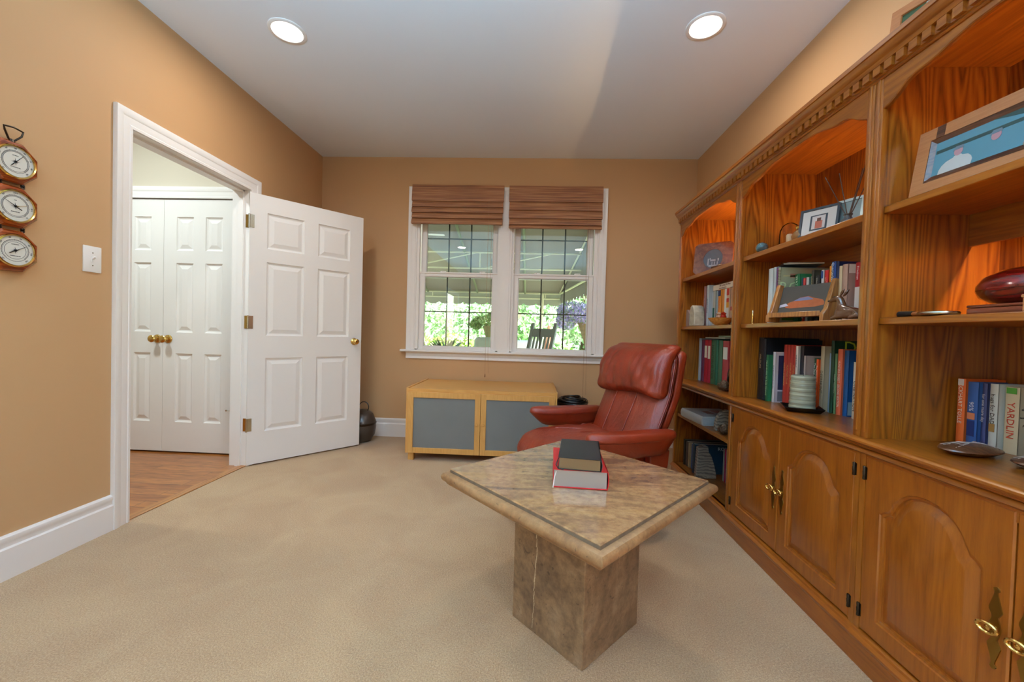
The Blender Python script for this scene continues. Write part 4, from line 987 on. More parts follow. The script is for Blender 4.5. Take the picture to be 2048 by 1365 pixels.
G = 'books on the second shelf of the middle bookcase'
sbook(2.009, 2.046, 1.165, Z2, .268, 'ccd8dc', 'wide pale grey-blue binder at the left of the row', G, rough=.3)
sbook(1.986, 2.008, 1.166, Z2, .270, 'b8c4c8', 'second pale grey binder in the row', G, rough=.3)
sbook(1.976, 1.985, 1.168, Z2, .262, '7c3a80', 'thin purple folder beside the spiral-bound book', G)
sp_ = sbook(1.956, 1.974, 1.168, Z2, .262, 'a8a888', 'spiral-bound green cookbook with large RO on its cover', G, depth=.235, pages=True, cover_text=[('RO', .070, .20, .64, 'd4e4b4')], front=[(.06, .98, .05, .40, '5a8428'), (.06, .98, .84, .86, 'd0c890'), (.2, .6, .82, .89, 'a87860')])
m = MB()
for k in range(34): m.tube([(-.002+.007*math.cos(a), .011*math.sin(a), .008+k*.0073) for a in [2*PI*i/10 for i in range(10)]], .0009, 4, closed=True)
obj('spiral_binding', m, M_STEEL, sp_)
sbook(1.902, 1.936, 1.222, Z2, .226, '22683a', 'green book with a trout picture on its cover', G, title='WATER NAT.', tcol='d8e8d0', tsize=.020, tz=.7, front=[(.05, .95, .3, .92, '3a5a64'), (.1, .6, .4, .6, '6a90b0')])
sbook(1.886, 1.900, 1.236, Z2, .205, 'c83a34', 'small book with red upper and white lower spine', G, spine_patch=[(.1, .62, 'e4e4e0')])
sbook(1.868, 1.884, 1.239, Z2, .206, 'd4d8d4', 'small white book in the middle shelf row', G)
sbook(1.850, 1.866, 1.241, Z2, .204, '20403a', 'small dark teal book in the middle shelf row', G)
sbook(1.832, 1.848, 1.237, Z2, .232, '3a3428', 'taller dark brown book with yellow capitals', G, title='LANCASTER', tcol='c8b880', tsize=.012, tz=.75)
sbook(1.806, 1.830, 1.244, Z2, .206, '1c1a1a', 'black book with small white spine letters', G, title='Lincoln', tcol='e0dcd0', tsize=.014, tz=.85)
sbook(1.788, 1.804, 1.249, Z2, .226, 'd8d8dc', 'white spined book with blue top', G, spine_patch=[(.84, .98, '30508c')])
sbook(1.764, 1.786, 1.250, Z2, .222, 'c41c1c', 'bright red book in the middle shelf row', G, title='VICTORY', tcol='e8a890', tsize=.016, tz=.72)
sbook(1.742, 1.762, 1.252, Z2, .236, 'e8902c', 'orange book lit by the shelf lamp', G)
sbook(1.696, 1.720, 1.230, Z2, .246, '1c3c74', 'tall navy book with white italic title behind the car photo', G, title='Quarterback Country', tcol='e8ecf4', tsize=.017, tz=.68)
sbook(1.682, 1.697, 1.232, Z2, .243, '141c40', 'dark blue slim book right of the navy one', G)
sbook(1.662, 1.678, 1.230, Z2, .222, 'd0bc98', 'slim cream book left of the fawn figurine', G)
sbook(1.628, 1.655, 1.226, Z2, .224, 'b08a78', 'pinkish book with a red disc on its cover behind the fawn', G, cover_text=[('WHEN', .026, .45, .93, 'a04030'), ('FO', .03, .8, .66, 'f0d8d0'), ('WIN', .03, .8, .54, 'f0d8d0')], front=[(.02, .98, .84, .99, 'eadccc'), (.55, .95, .45, .76, '8a1018')])
sbook(1.590, 1.620, 1.249, Z2, .226, 'a01818', 'red and white book at the right end against the post', G, title='Friedman', tcol='f0e4e0', tsize=.014, tz=.82, spine_patch=[(.2, .58, 'e4e0dc')])
flat(1.185, 1.345, 1.91, 2.05, Z2+.2715, .007, '2a2624', 'black magazine with a barcode lying on top of the tall binders', rz=-.3)
flat(1.20, 1.34, 1.93, 2.03, Z2+.2792, .005, 'c8b8a8', 'small pale booklet lying on the black magazine', rz=-.15)

G = 'paperbacks on the nearest bookcase counter'
sbook(1.322, 1.345, 1.368, Z, .207, 'd8642c', 'orange paperback with white capitals on its spine', G, title='ECKHART TOLLE', tcol='f4e8d8', tsize=.0165, tz=.62, spine_patch=[(.90, .995, 'e4dcd8')])
sbook(1.290, 1.319, 1.372, Z, .200, '3c62a0', 'blue paperback with an orange mountain on its spine', G, title='90%', tcol='e8ecf4', tsize=.018, tz=.62, spine_patch=[(.42, .52, 'd8845c'), (.16, .40, '1c2c60')])
sbook(1.275, 1.288, 1.382, Z, .199, '3c4068', 'slim dark blue paperback with script title', G, title='for one more day', tcol='dcdce8', tsize=.012, tz=.62)
sbook(1.252, 1.273, 1.388, Z, .200, 'd4dcd8', 'white gift book with a big gold letter on its cover', G, title='hugs for DAD', tcol='443a34', tsize=.016, tz=.62, cover_text=[('I', .085, .3, .72, 'b07828')], front=[(.25, .85, .18, .42, 'b89070')], spine_patch=[(.28, .40, 'a07840')])
sbook(1.212, 1.246, 1.402, Z, .195, 'd0c4a4', 'cream book with red lettering on its spine and a large 8 on its cover', G, title='YARDLIN', tcol='c0402c', tsize=.026, tz=.5, cover_text=[('8', .05, .45, .80, '2a2420'), ('simple rules for', .010, .45, .68, '3a322a'), ('dating my', .010, .45, .62, '3a322a'), ('teenage daughter', .010, .45, .56, '3a322a'), ('And other tips', .009, .45, .44, '5a4a3a')], front=[(.3, .8, .05, .32, 'a86a50')], spine_patch=[(.9, .99, '5aa040')])
sbook(1.166, 1.200, 1.428, Z, .180, '24304c', 'dark blue book at the right edge of the paperback row', G)

G = 'books on the bottom shelf of the far bookcase'
Z0 = .1125
sbook(3.020, 3.045, 1.165, Z0, .186, '22201e', 'black book at the left end of the bottom shelf', G)
sbook(2.985, 3.016, 1.172, Z0, .180, '4c3c34', 'dark brown book second on the bottom shelf', G)
sbook(2.955, 2.982, 1.175, Z0, .178, 'a8906c', 'tan book third on the bottom shelf', G)
sbook(2.915, 2.950, 1.185, Z0, .176, '3c5c94', 'blue book beside the tan one on the bottom shelf', G)
sbook(2.885, 2.911, 1.19, Z0, .180, '6c6048', 'olive brown book left of the stone bookend', G)
sbook(2.830, 2.868, 1.16, Z0, .205, '1a3a4c', 'dark blue-black album with white capitals behind the stone bookend', G, cover_text=[('ROXY', .034, .62, .86, 'd4dce4')])
for k, (c_, nm) in enumerate((('8a8c84', 'thin grey magazine'), ('a01848', 'magenta magazine'), ('c8c8c0', 'thin white magazine'), ('3a2a2c', 'dark magazine'), ('b02850', 'rose pink magazine'), ('3c6844', 'green magazine'), ('5c4430', 'brown magazine'), ('8c1828', 'crimson magazine'))):
    sbook(2.700-.022*k, 2.706+.012-.022*k, 1.30, Z0, .212+.004*(k % 3), c_, nm+' standing on the bottom shelf of the far bookcase', G, name='magazine', cat='magazine', depth=.18)

# ------------------------------------------------------------------ ornaments
def slab(name, label, poly, y0, y1, mat, x0, z, cat='bookend', bevel=.003):
    t = thing(name, label, cat, (x0, (y0+y1)/2, z))
    obj('stone', MB().prism(poly, 'y', -(y1-y0)/2, (y1-y0)/2), mat, t, bevel=bevel, smooth=0); return t
random.seed(11)
def halfdisc(w_, h_, n=16, j=.03):
    return [(0, 0)]+[(w_*math.sin(PI/2*0+PI*i/n/1)*1+0 if False else w_*(1-math.cos(PI*i/n))/2, h_*math.sin(PI*i/n)**.7*(1+random.uniform(-j, j))) for i in range(1, n)]+[(w_, 0)]
# two halves of a stone bookend on the second shelf
t = thing('stone_bookend', 'pinkish layered stone bookend standing left of the books on the second shelf', 'bookend', (1.155, 3.000, Z2))
def qround(w_, h_, n=10): return [(0, 0)]+[(w_*math.sin(PI/2*i/n)*1.0, h_*math.cos(PI/2*i/n)*(1+random.uniform(-.04, .04))) for i in range(0, n+1)]
obj('layered_stone', MB().prism([(-a+.04, b) for a, b in qround(.10, .125)], 'x', -.01, .13).xf(Matrix.Identity(4)), M_AGATE, t, bevel=.004, smooth=0)
t = thing('stone_bookend', 'grey-cream stone bookend with blue banded face leaning beside the books', 'bookend', (1.148, 2.888, Z2))
pg_ = [(-.045, 0), (-.045, .04), (-.040, .10), (-.02, .140), (.005, .150), (.03, .142), (.042, .10), (.047, .05), (.047, 0)]
obj('rough_stone', MB().prism(pg_[::-1], 'x', -.02, .052), plain('rough_cream_stone', 'a89c88', .8, noise=.45, nscale=35, bumps=.8), t, bevel=.006, smooth=0)
obj('banded_face', MB().prism([(.047, .003), (.056, .01), (.054, .06), (.042, .11), (.020, .138), (.0, .14), (.035, .1), (.042, .05)], 'x', -.018, .045), banded('blue_grey_agate', ['34404c', '5c6c7c', '2c3440', '8090a0'], 30, 2, 'Y', .2, 'BANDS'), t, bevel=.002, smooth=0)
# wooden bowl with coloured glass
t = thing('wooden_bowl', 'small turned wooden bowl in front of the orange books', 'bowl', (1.158, 2.515, Z2), group=None)
obj('bowl', MB().lathe([(.030, 0), (.036, .004), (.058, .022), (.072, .040), (.074, .044), (.070, .044), (.055, .026), (.03, .010), (.001, .008)], seg=32), M_OLIVE, t)
for k, (dx_, dy_, c_, nm) in enumerate(((.0, -.03, 'd0301c', 'red glass ornament in the wooden bowl'), (-.01, .008, 'e8c8b0', 'clear amber glass ornament in the wooden bowl'), (.02, .035, 'd88a40', 'orange glass ornament at the left of the wooden bowl'))):
    g = thing('glass_ornament', nm, 'ornament', (1.158+dx_, 2.515+dy_, Z2+.031))
    obj('glass_body', MB().lathe([(.001, 0), (.014, .006), (.018, .018), (.012, .032), (.016, .040), (.006, .048), (.001, .05)], seg=16), plain('glass_'+c_, c_, .06, trans=.6), g)
# oval-opening photo frame
t = thing('framed_photo', 'marbled brown frame with an oval photograph on the top shelf by the window', 'picture frame', (1.24, 2.86, 1.5005), group=None)
fr_n = Matrix.Rotation(math.radians(-38), 4, 'Z') @ Matrix.Rotation(math.radians(-12), 4, 'X')
A = fr_n
Mmarb = travertine('brown_marble_frame', .18, [(92, 52, 34), (124, 72, 48), (146, 92, 62), (108, 64, 44)], coat=.5)
fw, fh = .125, .225
n = 36; outer = []; inner = []
for i in range(n):
    a = 2*PI*i/n; ca, sa = math.cos(a), math.sin(a); k = max(abs(ca), abs(sa)); outer.append((fw*ca/k, fh/2+fh/2*sa/k)); inner.append((.062*ca, fh*.48+.062*sa*1.12))
obj('frame', MB().loops([[(a, .012, b) for a, b in outer], [(a, 0, b) for a, b in outer], [(a, 0, b) for a, b in inner], [(a, .006, b) for a, b in inner]], cap0=True).xf(A), Mmarb, t, smooth=25)
ph = obj('photo', MB().prism([(a, b) for a, b in inner], 'y', .004, .006).xf(A), plain('dusky_photo', '5c6268', .3, noise=.2, nscale=30), t)
m = MB()
for a, b, w_, h_ in ((-.03, .06, .008, .05), (-.018, .10, .007, .014), (.0, .05, .05, .012), (.0, .09, .034, .012), (.012, .05, .006, .035), (-.004, .05, .005, .035), (.034, .09, .009, .02), (.03, .055, .006, .03)):
    m.box(a-w_/2, a+w_/2, .0034, .004, b, b+h_)
obj('photo_figures', m.xf(A), plain('photo_pale', 'b8bcc0', .5), ph)
obj('easel_back', MB().box(-.02, .02, .012, .016, 0, .16).box(-.02, .02, .012, .06, 0, .004).xf(A), M_WALNUT, t)
t = thing('wooden_box', 'small dark wooden pen stand next to the oval photo frame', 'box', (1.185, 2.60, 1.5005), .25)
obj('box_body', MB().box(-.035, .035, -.05, .05, 0, .018).prism([(-.035, .018), (.035, .018), (.035, .034)], 'y', -.05, -.042).prism([(-.035, .018), (.035, .018), (.035, .034)], 'y', .042, .05), M_WALNUT, t, bevel=.002)
obj('round_dial', MB().lathe([(.018, 0), (.018, .006), (.015, .009), (.001, .0095)], (-.005, .0, .018), 20), M_STEEL, t)
# paperweight
t = thing('glass_paperweight', 'small blue-green glass ball on the top shelf of the middle bookcase', 'paperweight', (1.165, 2.115, 1.5005))
obj('glass_ball', MB().lathe([(.010, 0)]+[(.028*math.sin(a), .028-.028*math.cos(a)) for a in [.4+2.7*i/14 for i in range(15)]], seg=24), plain('blue_green_glass', '58848c', .05, trans=.5, coat=.5), t, smooth=60)
# dome
t = thing('glass_dome', 'clear glass cloche with a pale pillar candle on the top shelf', 'ornament', (1.195, 1.945, 1.5005))
dome_mat = bpy.data.materials.new('clear_dome_glass'); dome_mat.use_nodes = True
nt = dome_mat.node_tree; nt.nodes.clear(); o_ = N(nt, 'ShaderNodeOutputMaterial'); mx_ = N(nt, 'ShaderNodeMixShader'); t_ = N(nt, 'ShaderNodeBsdfTransparent'); g_ = N(nt, 'ShaderNodeBsdfGlossy'); lw = N(nt, 'ShaderNodeLayerWeight')
lw.inputs['Blend'].default_value = .12; g_.inputs['Roughness'].default_value = .03; t_.inputs['Color'].default_value = (.93, .95, .95, 1)
nt.links.new(lw.outputs['Fresnel'], mx_.inputs[0]); nt.links.new(t_.outputs[0], mx_.inputs[1]); nt.links.new(g_.outputs[0], mx_.inputs[2]); nt.links.new(mx_.outputs[0], o_.inputs[0])
obj('dome', MB().lathe([(.042, .006), (.042, .05), (.039, .075), (.030, .095), (.016, .106), (.001, .109)], seg=28, cap=False), dome_mat, t)
obj('wooden_base', MB().lathe([(.046, 0), (.048, .003), (.046, .008), (.001, .009)], seg=28), M_OLIVE, t)
obj('pillar', MB().lathe([(.014, .009), (.014, .05), (.010, .056), (.001, .057)], seg=16), plain('cream_wax', 'd8b890', .5), t)
t = thing('round_bottle', 'small round amber perfume bottle beside the glass cloche', 'bottle', (1.185, 1.862, 1.5005))
obj('bottle_body', MB().lathe([(.015, 0), (.027, .012), (.030, .028), (.022, .046), (.010, .054), (.010, .060)], seg=24), plain('amber_glass', 'b88448', .08, trans=.5), t)
obj('stopper', MB().lathe([(.013, .060), (.015, .068), (.009, .076), (.001, .078)], seg=16), M_BRASS, t)
def frame(name, label, cx, cy, z, w_, h_, rz, tilt, fm, fwid, th, pics, back=None, group=None):
    """frame facing local -y"""
    t = thing(name, label, 'picture frame', (cx, cy, z), rz, group); A = Matrix.Rotation(-tilt, 4, 'X')
    L = []
    for ins, y in ((0, th), (0, 0), (fwid*.9, 0), (fwid, th*.4)):
        L.append([(-w_/2+ins, y, ins), (w_/2-ins, y, ins), (w_/2-ins, y, h_-ins), (-w_/2+ins, y, h_-ins)])
    obj('frame', MB().loops(L, cap0=True).xf(A), fm, t, smooth=20)
    first = None
    for nm, x0, x1, z0, z1, c_ in pics:
        y = th*.4-.0004*(pics.index((nm, x0, x1, z0, z1, c_)))
        first_ = obj(nm, MB().box(-w_/2+w_*x0, -w_/2+w_*x1, y-.0008, y, h_*z0, h_*z1).xf(A), plain('photo_'+c_, c_, .25), t)
    obj('easel_back', MB().prism([(th, 0), (th, h_*.7), (th+.05, 0)], 'x', -.015, .015).xf(A), back or M_BLACK, t)
    return t
frame('framed_photo', 'silver double photo frame with white mat and small portrait on the top shelf', 1.20, 1.775, 1.5005, .15, .125, math.radians(-62), .16, plain('pewter_frame', '3c4044', .3, .7), .010, .010,
      [('mat', .07, .93, .08, .92, 'd8d8d4'), ('inner_border', .28, .72, .2, .74, '30363c'), ('photo', .33, .67, .25, .70, 'd4ccc8'), ('photo_figure', .42, .60, .26, .52, 'b05840'), ('photo_figure', .46, .56, .5, .62, '5c3424')], plain('teal_backing', '6a8a90', .4))
frame('framed_photo', 'narrow silver frame standing just behind the double one on the top shelf', 1.262, 1.690, 1.5005, .10, .135, math.radians(-70), .14, plain('silver_frame', '9aa8a8', .25, .7), .012, .010, [('photo', .1, .9, .08, .92, '8aa0a0')])
# reed diffuser
t = thing('reed_diffuser', 'small glass reed diffuser with five thin dark sticks on the top shelf', 'diffuser', (1.215, 1.625, 1.5005))
obj('glass_jar', MB().lathe([(.020, 0), (.022, .004), (.022, .030), (.012, .042), (.012, .050), (.015, .052), (.015, .055), (.010, .055)], seg=24), plain('smoky_jar', '8a8480', .08, trans=.6), t)
obj('liquid', MB().lathe([(.018, .004), (.018, .016), (.001, .016)], seg=20), plain('amber_oil', '6a3a18', .1), t)
for k, (a, b) in enumerate(((-.10, .06), (-.02, -.09), (.05, -.03), (-.05, .02), (.03, -.11))):
    obj('reed', MB().tube([(-a*.1, -b*.1, .008), (a*.5, b, .22)], .0018, 5), plain('dark_reed', '4a2c18', .7), t)
# bullet on second shelf
t = thing('brass_cartridge', 'single upright brass cartridge on the second shelf of the middle bookcase', 'ornament', (1.15, 2.147, Z2))
obj('casing', MB().lathe([(.006, 0), (.006, .003), (.0052, .004), (.006, .006), (.006, .045), (.0042, .052)], seg=14), M_BRASS, t)
obj('tip', MB().lathe([(.004, .052), (.0038, .06), (.002, .069), (.0006, .072)], seg=14), M_STEEL, t)
# car picture in a wooden stand
t = thing('framed_photo', 'wooden tray stand holding a grey photograph of an orange sports car', 'picture frame', (1.160, 1.802, Z2), math.radians(-75))
A = Matrix.Rotation(math.radians(-14), 4, 'X')
M_STAND = wood('stand_oak', '7a4a22', '9c6230', 'ae7438', axis='z', s=2)
for s_ in (-1, 1):
    obj('end_panel', MB().prism([(-.035, 0), (.026, 0), (.030, .02), (.046, .172), (.022, .175), (-.018, .05), (-.035, .03)], 'x', s_*.130-.009, s_*.130+.009), M_STAND, t, bevel=.002)
obj('ledge', MB().box(-.122, .122, -.034, .012, .020, .032).box(-.122, .122, -.036, -.03, .02, .042), M_STAND, t, bevel=.002)
pl_ = obj('photo', MB().box(-.12, .12, 0, .004, .034, .168).xf(A), plain('grey_photo', '4c443c', .4, noise=.15, nscale=12), t)
car = [(-.085, .078), (-.07, .092), (-.045, .098), (-.02, .112), (.02, .115), (.05, .104), (.085, .096), (.095, .085), (.095, .072), (.06, .066), (-.06, .064), (-.085, .068)]
obj('photo_car', MB().prism(car, 'y', -.0008, 0).xf(A), plain('photo_orange', 'b0603c', .25, noise=.2, nscale=60), pl_)
obj('photo_car_window', MB().prism([(-.05, .097), (-.02, .110), (.018, .113), (.045, .100), (.02, .097)], 'y', -.0014, -.0008).xf(A), plain('photo_mauve', '8484a4', .25), pl_)
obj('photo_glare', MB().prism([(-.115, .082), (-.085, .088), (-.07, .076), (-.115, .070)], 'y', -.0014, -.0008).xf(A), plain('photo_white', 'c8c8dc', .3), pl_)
# fawn figurine
def skinned(name, chains, mat, parent, sub=2, label=None):
    me = bpy.data.meshes.new(name); vs = []; es = []; rs = []; key = {}
    for ch in chains:
        prev = None
        for p, r_ in ch:
            k = tuple(round(c, 5) for c in p)
            if k not in key: key[k] = len(vs); vs.append(p); rs.append(r_)
            if prev is not None: es.append((prev, key[k]))
            prev = key[k]
    me.from_pydata(vs, es, []); o = bpy.data.objects.new(name, me); COL.objects.link(o)
    sk = o.modifiers.new('skin', 'SKIN'); sk.use_smooth_shade = True
    for i, r_ in enumerate(rs): me.skin_vertices[0].data[i].radius = r_ if isinstance(r_, tuple) else (r_, r_)
    me.skin_vertices[0].data[0].use_root = True
    ss = o.modifiers.new('sub', 'SUBSURF'); ss.levels = sub; ss.render_levels = sub
    dg = bpy.context.evaluated_depsgraph_get(); m2 = bpy.data.meshes.new_from_object(o.evaluated_get(dg))
    bpy.data.objects.remove(o); m2.materials.clear(); m2.materials.append(mat)
    o = bpy.data.objects.new(name, m2); COL.objects.link(o); o.parent = parent
    if label: o['label'] = label
    return o
t = thing('fawn_figurine', 'brown lying fawn figurine with raised head and ears at the right of the second shelf', 'figurine', (1.172, 1.548, Z2+.0), math.radians(-70)); t.scale = (.88,)*3
M_FAWN = plain('glazed_brown', '5c3a24', .22, coat=.5, noise=.25, nscale=20)
skinned('fawn_body', [[((.045, 0, .030), (.026, .024)), ((.015, 0, .033), (.027, .026)), ((-.018, 0, .036), (.024, .024)), ((-.026, 0, .060), (.018, .019)), ((-.028, 0, .082), (.015, .016)), ((-.036, 0, .098), (.017, .018)), ((-.054, 0, .092), (.012, .012)), ((-.075, 0, .084), (.006, .006))],
                      [((-.018, 0, .036), (.024, .024)), ((-.035, .016, .016), .009), ((-.058, .018, .008), .006), ((-.035, .020, .006), .005)],
                      [((.045, 0, .030), (.026, .024)), ((.050, .024, .018), .013), ((.020, .032, .009), .007), ((-.004, .032, .006), .005)],
                      [((-.018, 0, .036), (.024, .024)), ((-.035, -.016, .016), .009), ((-.058, -.018, .008), .006)],
                      [((.045, 0, .030), (.026, .024)), ((.050, -.024, .018), .013), ((.020, -.032, .009), .007)],
                      [((.045, 0, .030), (.026, .024)), ((.072, 0, .036), .006), ((.082, 0, .030), .004)]], M_FAWN, t)
for s_ in (-1, 1):
    obj('ear', MB().loops([[(-.026+.020*k, s_*(.010+.005*k)+w_*math.cos(a)*.7, .106+.026*k+w_*math.sin(a)*.8) for a in [2*PI*i/10 for i in range(10)]] for k, w_ in ((0, .005), (.3, .010), (.6, .010), (.85, .005), (1, .001))], cap0=True, cap1=True), M_FAWN, t, smooth=60)
    obj('eye', MB().lathe([(.0028, -.001), (.0022, .0012), (.0004, .002)], (-.046, s_*.0150, .102), 10, 'y'), M_BLACK, t)
obj('nose', MB().lathe([(.001, -.004), (.004, -.001), (.004, .002), (.001, .004)], (-.079, 0, .086), 10), M_BLACK, t)
# candle on tray
t = thing('black_tray', 'square black lacquer tray turned corner-on, under the striped candle', 'tray', (1.215, 1.842, CT+.0008), math.radians(20))
def sq(r_, z): return [(r_*math.cos(a), r_*math.sin(a), z) for a in (-PI, -PI/2, 0, PI/2)]
obj('tray_body', MB().loops([sq(.080, .001), sq(.082, .0005), sq(.104, .020), sq(.102, .022), sq(.082, .007), sq(.02, .006)], cap0=True, cap1=True), plain('black_lacquer', '0c0b0b', .18), t, smooth=0, bevel=.001)
t = thing('striped_candle', 'thick pillar candle with grey-green stripes on the black tray', 'candle', (1.218, 1.845, CT+.0095))
m = MB(); prof = []
for i in range(8):
    z = i*.0185; k_ = .050-.0045*i/8; prof += [(k_-.0015, z+.0015), (k_, z+.006), (k_, z+.013), (k_-.0015, z+.017)]
obj('wax_body', MB().lathe([(.047, 0)]+prof+[(.043, .149), (.038, .150), (.034, .146), (.001, .145)], seg=40), M_CANDLE, t)
obj('wick', MB().tube([(0, 0, .144), (.001, 0, .160)], .001, 5), M_BLACK, t)
# butterfly and pine cone
t = thing('butterfly_ornament', 'orange and black butterfly ornament in front of the dark red binder', 'ornament', (1.185, 2.452, CT+.0008))
wing = [(0, .06), (-.01, .09), (.0, .125), (.02, .145), (.045, .15), (.05, .13), (.035, .10), (.045, .075), (.04, .05), (.02, .035), (.004, .045)]
for s_, a_ in ((1, .5), (-1, -.3)):
    W = Matrix.Rotation(a_+.4, 4, 'Z'); W.translation = Vector((0, .01*s_, -.02))
    wg = obj('wing', MB().prism(wing, 'y', -.001, .001).xf(W), M_BLACK, t)
    m = MB()
    for q in ([(.004, .085), (.008, .118), (.018, .122), (.014, .09)], [(.018, .124), (.024, .138), (.04, .142), (.03, .118)], [(.018, .09), (.026, .112), (.036, .12), (.028, .094)], [(.012, .06), (.018, .08), (.036, .07), (.024, .052)]):
        m.prism(q, 'y', -.0018, .0018)
    obj('wing_pattern', m.xf(W), plain('butterfly_orange', 'd08a2c', .4), wg)
obj('body', MB().tube([(0, 0, .02), (.001, 0, .05), (0, 0, .08)], .004, 8, rad=[.002, .005, .003]).tube([(0, 0, .0), (0, 0, .03)], .0015, 6).lathe([(.018, 0), (.016, .005), (.001, .006)], seg=16), M_BLACK, t)
t = thing('pine_cone', 'brown pine cone on the counter edge of the far bookcase', 'pine cone', (1.150, 2.425, CT+.002))
m = MB()
for k in range(64):
    f = k/64; a = k*2.39996; z = .008+.055*f; rr = .036*math.sin(PI*(.22+.72*f))
    ca, sa = math.cos(a), math.sin(a); p = Vector((ca*rr, sa*rr, z)); tdir = Vector((-sa, ca, 0)); od = Vector((ca, sa, .35-.3*f)).normalized(); w_ = .0085*(1-.4*f)
    m.add([p-od*.014-tdir*w_*.5, p-od*.014+tdir*w_*.5, p+tdir*w_, p+od*.007, p-tdir*w_, p+Vector((0, 0, -.004))], [(0, 1, 2, 3, 4), (0, 4, 5), (4, 3, 5), (3, 2, 5), (2, 1, 5), (1, 0, 5)])
m.lathe([(.010, .004), (.024, .02), (.022, .045), (.008, .064), (.001, .068)], seg=12)
obj('cone_scales', m, plain('cone_brown', '6a503a', .6, noise=.5, nscale=60), t, smooth=0)
# photo album boxes on the low shelf
t = thing('photo_album', 'thick white photo album with faint pink pictures lying on the low shelf', 'album', (1.245, 2.795, .4905), .06)
obj('cover', MB().box(-.13, .14, -.155, .155, 0, .006).box(-.13, .14, -.155, .155, .054, .060).prism([(-.13, 0), (-.138, .01), (-.141, .03), (-.138, .05), (-.13, .06)], 'y', -.155, .155), plain('cover_white_gloss', 'c8d0d2', .28), t)
obj('pages', MB().box(-.128, .137, -.152, .152, .006, .054), plain('album_pages', 'b4c4cc', .6, noise=.1, nscale=150), t)
m = MB().box(-.05, .0, -.05, .04, .0601, .0606).box(.02, .09, -.02, .08, .0601, .0606)
obj('cover_picture', m, plain('faded_pink', 'b8938c', .4), t)
t = slab('stone_bookend', 'arched banded brown stone bookend on the low shelf of the far bookcase', [(-.055, 0), (-.052, .05), (-.038, .095), (-.012, .125), (.018, .132), (.045, .12), (.055, .07), (.058, 0)], 2.50, 2.535, M_STONE, 1.20, .4905)
t = slab('stone_bookend', 'tall jagged grey-brown petrified stone bookend on the bottom shelf', [(-.07, 0), (-.064, .12), (-.06, .208), (-.02, .222), (.005, .215), (.01, .18), (.03, .15), (.05, .09), (.062, .04), (.066, 0)], 2.735, 2.775, M_STONE, 1.205, .1125)
t = thing('pine_cone', 'small pine cone at the right of the low shelf, mostly hidden by the bookcase post', 'pine cone', (1.16, 2.42, .4905))
pc = [o_ for o_ in bpy.data.objects if o_.name == 'cone_scales'][0]
c_ = pc.copy(); COL.objects.link(c_); c_.parent = t
# large family photo frame, nearest bookcase
t = thing('framed_photo', 'large pale wooden frame with a bluish photograph of three people, on the nearest bookcase', 'picture frame', (1.19, 1.125, 1.5005), math.radians(-84))
A = Matrix.Rotation(math.radians(-9), 4, 'X'); w_, h_ = .40, .205
def rect_loop(pts): return pts
def fl(ins, y): return [(-w_/2+ins, y, ins), (w_/2-ins, y, ins), (w_/2-ins, y, h_-ins), (-w_/2+ins, y, h_-ins)]
obj('frame', MB().loops([fl(0, .018), fl(0, 0), fl(.036, 0)], cap0=True).xf(A), M_FRAMEWOOD, t, smooth=20)
obj('inner_moulding', MB().loops([fl(.036, 0), fl(.040, -.002), (fl(.050, .004)), fl(.056, .007)]).xf(A), M_WALNUT, t, smooth=20, label='dark walnut inner moulding')
obj('inlay', MB().box(-.150, -.128, -.0012, -.0002, h_-.036, h_-.001).xf(A), M_WALNUT, t, label='dark inlaid strip')
pp = obj('photo', MB().box(-w_/2+.05, w_/2-.05, .005, .009, .05, h_-.05).xf(A), plain('photo_lake', '5f93a4', .2, noise=.08, nscale=8), t)
m = MB().box(-.145, .145, .0045, .005, .118, .128).prism([(-.02, .155), (.15, .155), (.15, .132), (.06, .135)], 'y', .0045, .005)
obj('photo_hills', m.xf(A), plain('photo_dark_trees', '2c4440', .3, noise=.3, nscale=60), pp)
def fig(cx, hz, shirt=None):
    g = MB().prism([(cx+.011*math.cos(a), hz+.013*math.sin(a)) for a in [2*PI*i/16 for i in range(16)]], 'y', .0040, .0045).xf(A)
    obj('photo_face', g, plain('photo_skin', 'b48c94', .3), pp)
    obj('photo_hat', MB().prism([(cx-.015, hz+.005), (cx+.013, hz+.007), (cx+.010, hz+.015), (cx-.008, hz+.016)], 'y', .0036, .0040).xf(A), plain('photo_hat_grey', '6a7c88', .3), pp)
    if shirt: obj('photo_shirt', MB().prism([(cx-.046, .051), (cx-.044, .064), (cx-.038, .075), (cx-.028, .083), (cx-.012, .088), (cx-.008, .092), (cx+.008, .092), (cx+.012, .088), (cx+.026, .084), (cx+.034, .076), (cx+.038, .066), (cx+.036, .051)], 'y', .0042, .0046).xf(A), plain('photo_'+shirt, shirt, .3), pp)
fig(-.085, .103, 'ccd8dc'); fig(.0, .107); fig(.075, .118)
obj('easel_back', MB().prism([(.018, 0), (.018, .14), (.07, 0)], 'x', -.02, .02).xf(A), M_BLACK, t)
# crystal ornament
t = thing('crystal_ornament', 'faceted crystal ornament with gilt ends before the family photograph', 'ornament', (1.150, .985, 1.5005))
obj('crystal', MB().lathe([(.012, .012), (.020, .020), (.024, .032), (.020, .044), (.010, .052)], seg=7), plain('grey_crystal', 'b8b0a8', .05, trans=.4, coat=1), t, smooth=0)
obj('gilt_foot', MB().lathe([(.014, 0), (.017, .005), (.010, .010), (.012, .014)], seg=12), M_BRASS, t)
obj('gilt_finial', MB().lathe([(.010, .052), (.014, .056), (.006, .062), (.008, .068), (.001, .074)], seg=12), M_BRASS, t)
